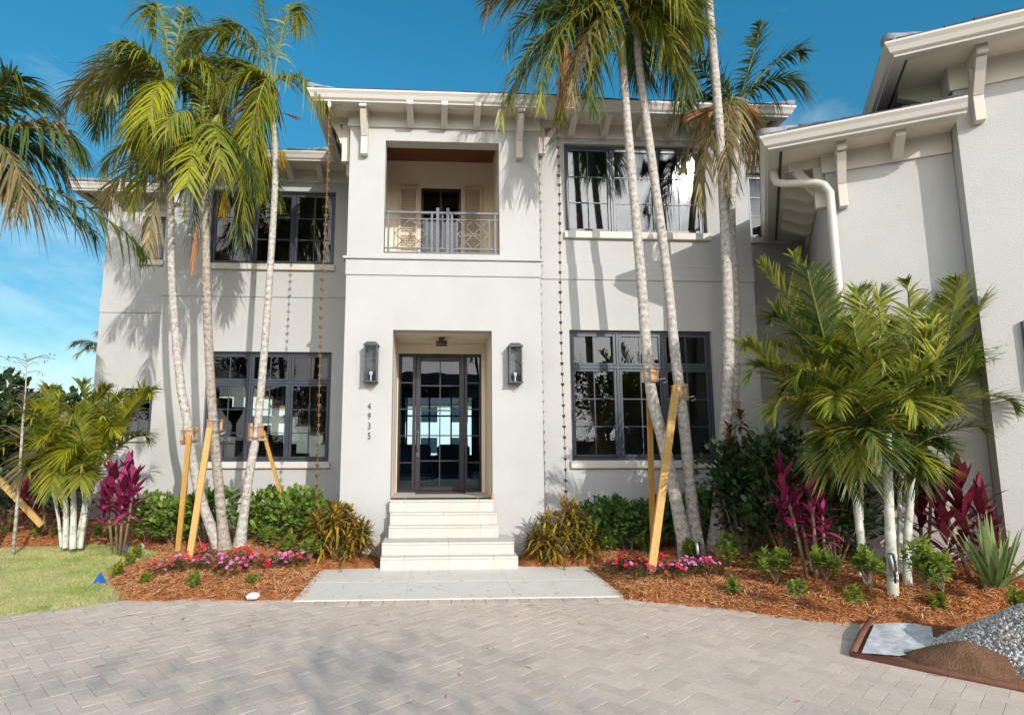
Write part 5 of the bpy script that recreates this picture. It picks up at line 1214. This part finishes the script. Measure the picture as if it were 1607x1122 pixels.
def battens(label, px_, py_, Y, rad, offs, h=.28, hue='batten'):
    rad *= .74
    c = at(px_, py_, Y); root = thing('trunk_batten', label, 'wooden blocks', c, 'battens strapped round the palm trunks')
    for a in offs:
        m = MB(Matrix.Translation(c) @ Matrix.Rotation(R(a), 4, 'Z')); m.bbox(-.045, .045, -rad - .045, -rad - .005, -h / 2, h / 2, .006); m.build('block', hue, root)
    m = MB()
    for dz in (-.075, .085):
        P = [c + V((math.cos(t) * (rad + .05), math.sin(t) * (rad + .05), dz + .012 * math.sin(t))) for t in [i * 6.283 / 20 for i in range(21)]]
        m.tube(P, .007, 5, 0, False)
    P = [c + V((rad * .9, -rad * .6, -.075)), c + V((rad + .10, -rad - .02, -.06)), c + V((rad + .13, -rad, -.10)), c + V((rad + .06, -rad - .02, -.13))]; m.tube(P, .006, 5)
    m.build('strap', 'steel', root)
battens('wooden blocks strapped round the leaning palm trunk left of the entrance', 297, 684, 9.85, .10, (20, 140, 260))
battens('wooden blocks strapped round the pale straight palm trunk', 402, 678, 9.95, .095, (-50, 60, 180))
battens('wooden blocks strapped round the brown trunked palm', 337, 668, 9.75, .10, (-30, 100, 220), .2)
battens('wooden blocks strapped round the leftmost trunk right of the entrance', 1021, 588, 8.5, .105, (0, 120, 240), .22)
battens('wooden blocks strapped round the second trunk right of the entrance', 1066, 616, 8.6, .10, (-30, 45, 180), .24)
battens('wooden blocks strapped behind the tallest palm trunk', 1151, 640, 9.25, .10, (10, 130, 250), .22)

# ------------------------------------------------------------------ small things on the ground
def flag(px_, py_, mt, label, s=.09, hgt=.16, lean=0.0):
    p = onz(px_, py_ + 4, .06); z = bz(p.x, p.y); root = thing('marker_flag', label, 'flag', (p.x, p.y, z), 'survey flags in the beds')
    a = MB(); a.tube([p * 1 + V((0, 0, z - .06 - p.z + .06)), V((p.x + lean, p.y, z + hgt))], .0025, 5); a.build('wire', 'steel', root)
    b = MB(); t = V((p.x + lean, p.y, z + hgt)); b.add([t, t + V((-s * .55, -.02, -s)), t + V((s * .1, .01, -s * 1.15)), t + V((s * .55, -.015, -s * .8)), t + V((-s * .1, .0, -s * .5))], [(0, 1, 4), (4, 1, 2), (0, 4, 3), (4, 2, 3)]); b.build('flag_sheet', mt, root)
flag(157, 906, 'blueflag', 'large blue marker flag at the edge of the lawn', .15, .155)
flag(198, 872, 'blueflag', 'small blue marker flag in the straw left of the flowers', .06, .16)
flag(223, 855, 'whiteflag', 'white marker flag in front of the left hedge', .085, .14)
flag(232, 853, 'redflag', 'small red marker flag beside the white one', .07, .12)
flag(418, 901, 'redflag', 'red marker flag among the flowers of the left bed', .11, .17)
def rock(px_, py_, s, mt, label, name, cat):
    p = onz(px_, py_, .05); z = bz(p.x, p.y) if not inside(LAWN, p.x, p.y) else .02; r = random.Random(px_); m = MB(); n = 9
    pr = [(0, -.3), (.7, -.2), (1, .1), (.8, .45), (.4, .62), (0, .66)]; m.lathe((p.x, p.y, z), [(a * s, b * s) for a, b in pr], n)
    m.v = [V(v) + V((r.uniform(-.18, .18), r.uniform(-.18, .18), r.uniform(-.12, .12))) * s for v in m.v]
    m.build(name, mt, label=label, cat=cat)
rock(397, 938, .075, 'stone', 'white stone lying on the straw near the paving, left bed', 'stone', 'stone')
def spot(px_, py_, label):
    p = onz(px_, py_, .12); z = bz(p.x, p.y); p = onz(px_, py_, z); root = thing('garden_spotlight', label, 'spotlight', (p.x, p.y, z), 'garden spotlights')
    m = MB(); m.tube([(p.x, p.y, z - .03), (p.x, p.y, z + .09)], .010, 8); m.build('stem', 'black', root)
    m = MB(); a = V((p.x, p.y, z + .08)); b = a + V((.012, .05, .15)); m.tube([a, a.lerp(b, .1), b, b + V((.002, .008, .02))], [.022, .032, .034, .030], 12); m.build('lamp_head', 'chrome', root, smooth=True)
spot(1097, 882, 'brushed steel spotlight in the right bed in front of the palm trunks'); spot(1405, 910, 'dark garden spotlight at the foot of the pale palm canes')
def hose(pts, label):
    P = []
    for x, y in pts: q = onz(x, y, .1); q = onz(x, y, bz(q.x, q.y) + .02); P.append(q)
    m = MB(); m.tube(P, .011, 7); m.build('drip_hose', 'hose', label=label, cat='hose')
hose([(948, 897), (962, 902), (975, 903)], 'short black hose end on the straw, left of the right flower bed'); hose([(985, 880), (1000, 879), (1016, 881)], 'black drip hose among the flowers of the right bed'); hose([(882, 878), (893, 880), (903, 882)], 'grey hose end on the straw right of the walkway')

# tarp with white sheet, sand and gravel
def tarp():
    c = [onz(1338, 1030), onz(1368, 980), onz(1490, 968), onz(1640, 925), onz(1700, 1110)]
    A, B, Cc = c[0], c[1], V((7.0, 5.3, 0)); D = V((5.35, 3.22, 0))
    root = thing('tarp', 'brown tarpaulin with rolled edges under the gravel heap', 'tarp', (A.x, A.y, 0)); m = MB(); n, k = 26, 16; vs = []
    for i in range(n + 1):
        for j in range(k + 1):
            u, v = i / n, j / k; p = A.lerp(D, u).lerp(B.lerp(Cc, u), v); e = min(u * 4, v * 2.5, (1 - v) * 2.5)
            z = .010 + .006 * math.sin(u * 31) * math.sin(v * 23 + u * 9); z += (bz(p.x, p.y) + .02 if inside(BED_R, p.x, p.y) else 0); vs.append(p + UP * z)
    m.add(vs, [(i * (k + 1) + j, (i + 1) * (k + 1) + j, (i + 1) * (k + 1) + j + 1, i * (k + 1) + j + 1) for i in range(n) for j in range(k)]); m.build('cloth', 'tarp', root, smooth=True)
    m = MB(); m.tube([A + UP * .02, A.lerp(D, .25) + UP * .022, A.lerp(D, .5) + UP * .02, A.lerp(D, .75) + UP * .022, D + UP * .02], [.024, .028, .024, .03, .026], 9)
    m.tube([A + UP * .02, A.lerp(B, .5) + UP * .045 + V((-.01, 0, 0)), B + UP * .06], [.024, .028, .02], 9); m.build('rolled_edge', 'tarp', root, smooth=True)
    s = MB(); n, k = 20, 14; vs = []; P = [onz(1352, 1026, .03), onz(1368, 982, .03), onz(1450, 986, .06), onz(1475, 1010, .03), onz(1400, 1033, .03)]
    a0, a1, b0, b1 = onz(1352, 1027, .02), onz(1372, 980, .02), onz(1470, 1032, .02), onz(1462, 984, .02)
    for i in range(n + 1):
        for j in range(k + 1):
            u, v = i / n, j / k; p = a0.lerp(b0, u).lerp(a1.lerp(b1, u), v); w = .030 + .004 * math.sin(u * 12 + v * 5) + .007 * mnoise.noise(V((u * 9, v * 7, 3))) + .022 * sstep((v - .75) / .25) * math.sin(math.pi * u) ** 2
            zz = bz(p.x, p.y) + .02 if inside(BED_R, p.x, p.y) else 0; vs.append(V((p.x, p.y, w + zz)))
    s.add(vs, [(i * (k + 1) + j, (i + 1) * (k + 1) + j, (i + 1) * (k + 1) + j + 1, i * (k + 1) + j + 1) for i in range(n) for j in range(k)]); s.build('plastic_sheet', 'sheet', smooth=True, label='dusty white plastic sheet lying on the brown tarp', cat='plastic sheet')
    def heap(cx, cy, rx, ry, h, ang, name, mt, label, cat, seed, amp=.03):
        m = MB(); n, k = 40, 14; vs = []
        for i in range(n):
            a = i * 2 * math.pi / n; wob = 1 + .12 * mnoise.noise(V((math.cos(a) * 1.5, math.sin(a) * 1.5, seed)))
            for j in range(k + 1):
                q = j / k; x, y = math.cos(a) * rx * q * wob, math.sin(a) * ry * q * wob; X = cx + x * math.cos(ang) - y * math.sin(ang); Y = cy + x * math.sin(ang) + y * math.cos(ang)
                z = h * (1 - q ** 1.25) + amp * mnoise.noise(V((X * 5, Y * 5, seed))) * (1 - q) + .012
                vs.append((X, Y, z + (bz(X, Y) * .6 if inside(BED_R, X, Y) else 0)))
        fs = [(i * (k + 1) + j, i * (k + 1) + j + 1, ((i + 1) % n) * (k + 1) + j + 1, ((i + 1) % n) * (k + 1) + j) for i in range(n) for j in range(k)]
        m.add(vs, fs); return m.build(name, mt, smooth=True, label=label, cat=cat), m
    heap(4.22, 4.83, .46, .24, .20, R(-47), 'sand_heap', 'sand', 'small heap of brown sand on the near side of the tarp', 'sand', 2.0, .02)
    o, gm = heap(5.16, 4.70, 1.12, .84, .58, R(-48), 'gravel_heap', 'gravel_bed', 'heap of mixed grey gravel on the tarp at the right edge', 'gravel', 5.0, .06)
    r = np.random.default_rng(4); V_ = np.array([tuple(v) for v in gm.v]); F_ = np.array(gm.f); N_ = 11000
    cen = V_[F_].mean(1); e1 = V_[F_[:, 1]] - V_[F_[:, 0]]; e2 = V_[F_[:, 3]] - V_[F_[:, 0]]; ar = np.linalg.norm(np.cross(e1, e2), axis=1) + 1e-9
    vis = ar * (cen[:, 0] < 6.4); fi = r.choice(len(F_), N_, p=vis / vis.sum()); a, b = r.uniform(0, 1, (2, N_, 1))
    q = V_[F_[fi]]; P = (q[:, 0] * (1 - a) + q[:, 1] * a) * (1 - b) + (q[:, 3] * (1 - a) + q[:, 2] * a) * b
    oc = np.array([(1, 0, 0), (-1, 0, 0), (0, 1, 0), (0, -1, 0), (0, 0, 1), (0, 0, -1)], float); sz = r.uniform(.008, .019, (N_, 1, 1)) * r.uniform(.6, 1.25, (N_, 6, 1))
    rot = r.normal(0, 1, (N_, 3, 3)); Q, _ = np.linalg.qr(rot); v = P[:, None] + np.einsum('kj,njl->nkl', oc, Q) * sz + np.array([0, 0, .004])
    f8 = np.array([(0, 2, 4), (2, 1, 4), (1, 3, 4), (3, 0, 4), (2, 0, 5), (1, 2, 5), (3, 1, 5), (0, 3, 5)]); F = (np.arange(N_)[:, None, None] * 6 + f8[None]).reshape(-1, 3)
    np_mesh('gravel_stones', v.reshape(-1, 3), F, 'gravel', kind='stuff', label='loose mixed gravel stones covering the heap', category='gravel')
tarp()

# ------------------------------------------------------------------ beyond the house and across the street
def tree(label, x, y, h, cr, seed, mt='treeleaf', n=2600, size=.28, group=None, name='leafy_tree', z0=0.0, flat=.75):
    root = thing(name, label, 'tree', (x, y, z0), group); r = random.Random(seed); t = MB(); f = MB(); c = V((x, y, z0 + h - cr * flat))
    t.tube([(x, y, z0 - .1), (x + .1, y, z0 + h * .3), c], [.03 * h, .022 * h, .012 * h], 9)
    cl = []
    for i in range(16):
        a = r.uniform(0, 6.283); q = r.uniform(.3, .95); p = c + V((math.cos(a) * q * cr, math.sin(a) * q * cr, r.uniform(-.5, .75) * cr * flat)); cl.append(p); t.tube([V((x + .05, y, z0 + h * .35)), c.lerp(p, .5), p], [.012 * h, .008 * h, .003 * h], 5)
    for p in cl: leafy(f, p, (cr * .42, cr * .42, cr * .34), n // 16, r, size, .5, .1, .25)
    t.build('trunk', 'treebark', root); f.build('crown', mt, root)
p = at(8, 640, 19); tree('dark round tree beyond the left end of the garden', p.x, 19, 3.4, 1.9, 301)
p = at(-60, 640, 17); tree('dark leafy tree at the far left edge of the garden', p.x, 17, 3.6, 2.2, 302)
p = at(60, 700, 24); tree('low dark tree beyond the clump palm at the left', p.x, 24, 2.7, 2.0, 303)
for i, (x, Y, lb) in enumerate([(10, 12.8, 'dark hedge shrub behind the sapling at the left edge'), (-40, 12.4, 'dark hedge shrub past the left edge of the picture'), (110, 13.0, 'dark hedge shrub behind the left clump palm')]):
    shrub('dark_shrub', lb, 'shrub', x, 815, Y, .75, 1.15, 'shrub_dark', 310 + i, 900, .10, None, 10)
def far_palm(x, y, h, label, seed, leaf='frond', n=14, fl=1.6):
    b = V((x, y, 0)); root = thing('palm_tree', label, 'palm tree', b); trunk(root, [b, b + V((.1, 0, h * .5)), b + V((0, 0, h))], .14, .1, 'bark_brown'); r = random.Random(seed); c = b + UP * (h + .1)
    for i in range(n):
        a = i * 2.399; e = r.uniform(-.5, .9); frond(root, c, c + V((math.cos(a) * fl, math.sin(a) * fl, e * fl * .7)), .3, 34, .5, .045, .45, leaf, seed * 40 + i)
q = at(176, 545, 24); far_palm(q.x, 24, q.z - .4, 'distant palm peeping out behind the left corner of the house', 33, 'frond_old', 14, 1.3)
# seen only as reflections in the windows, and through the entrance hall
def plain_house(x0, x1, y0, y1, h, label, face, rows, cols):
    root = thing('far_house', label, 'house', ((x0 + x1) / 2, y0, 0)); m = MB(); m.box(x0, x1, y0, y1, -.05, h); m.build('wall', 'nbwall', root)
    r = MB(); cx, cy = (x0 + x1) / 2, (y0 + y1) / 2; e = .6
    r.add([(x0 - e, y0 - e, h + .01), (x1 + e, y0 - e, h + .01), (x1 + e, y1 + e, h + .01), (x0 - e, y1 + e, h + .01), (x0 + 3, cy, h + 1.6), (x1 - 3, cy, h + 1.6)], [(0, 1, 5, 4), (1, 2, 5), (2, 3, 4, 5), (3, 0, 4), (3, 2, 1, 0)]); r.build('roof', 'tile', root)
    yf = y1 if face > 0 else y0
    for i in range(cols):
        for k in range(rows):
            x = x0 + (x1 - x0) * (i + .5) / cols; z = .9 + k * 3.0; w = MB(); w.bbox(x - .8, x + .8, yf - .04 if face < 0 else yf + .002, yf - .002 if face < 0 else yf + .04, z, z + 1.5, .02); w.build('window', 'nbglass', root)
plain_house(-9, 9, -34, -26, 6.2, 'white two storey house across the street, mirrored in the windows', 1, 2, 5)
plain_house(-8, 10, 60, 68, 5.6, 'white house far across the water, seen through the entrance hall', -1, 2, 6)
far_palm(-5.5, -23, 7.0, 'palm across the street, left of the white house mirrored in the windows', 35); far_palm(3.0, -22, 8.0, 'palm across the street in front of the white house mirrored in the windows', 36); far_palm(9.5, -24, 6.0, 'palm across the street, right of the white house mirrored in the windows', 37)
far_palm(3.0, 46, 4.6, 'palm on the far shore seen through the entrance hall', 38)
tree('broad leafy tree across the street, mirrored in the left windows', -16, -24, 9.0, 4.2, 320, n=3000, size=.4); tree('leafy tree across the street at the sunny side, mirrored in the windows', 17, -27, 8.0, 3.6, 321, n=2600, size=.4)

for i, (x, y, h, cr, lb) in enumerate([(-9.5, -21, 6.0, 2.6, 'round tree across the street, second from the left among those mirrored'), (-1.5, -24, 6.5, 2.6, 'round tree in front of the white house across the street'), (6.5, -20.5, 5.0, 2.2, 'low tree across the street, right of the driveway mouth'), (12.0, -21, 6.5, 2.8, 'round tree across the street, near its sunny end'), (-22, -22, 7.5, 3.6, 'tree across the street, leftmost of those mirrored')]):
    tree(lb, x, y, h, cr, 330 + i, n=2400, size=.34)
tree('thin crowned tree by the street behind the viewer, shading the near driveway', 4.9, -8.6, 6.2, 1.9, 340, n=2600, size=.10)

def screen_hedge():  # unseen hedge, added to keep the tan horizon out of the window reflections
    root = thing('hedge', 'dark hedge added across the street to hide the low sky from window reflections', 'hedge', (0, -22.6, 0)); r = random.Random(77); c = MB(); c.bbox(-34, 34, -22.9, -22.3, -.05, 2.0, .1); c.build('branches', 'treebark', root); f = MB()
    for i in range(9000):
        p = V((r.uniform(-34, 34), -22.25 + r.uniform(-.15, .12), r.uniform(.0, 2.3) ** 1.0)); f.blade(p, V((r.uniform(-1, 1), 1, r.uniform(-.3, .8))), .26, .15, .2, V((r.uniform(-.5, .5), .3, 1)))
    f.build('foliage', 'treeleaf', root)
screen_hedge()

def leaf_litter():
    r = random.Random(21); m = MB()
    for i in range(150):
        x, y = r.choice([(r.uniform(-1.4, 2.0), r.uniform(7.3, 8.8)), (r.uniform(-4, 4), r.uniform(4.3, 7.0)), (r.uniform(-3.4, 4.0), r.uniform(6.2, 7.1))])
        z = .0105 if (-1.57 < x < 2.2 and y > 7.25) else .003
        a = r.uniform(0, 6.283); m.blade(V((x, y, z)), V((math.cos(a), math.sin(a), r.uniform(.0, .15))), r.uniform(.025, .11), r.uniform(.005, .014), 0, None, (.6, 1., .8))
    m.build('leaf_litter', 'dead', kind='stuff', label='bits of dry straw and leaf blown over the paving', cat='leaf litter')
leaf_litter()
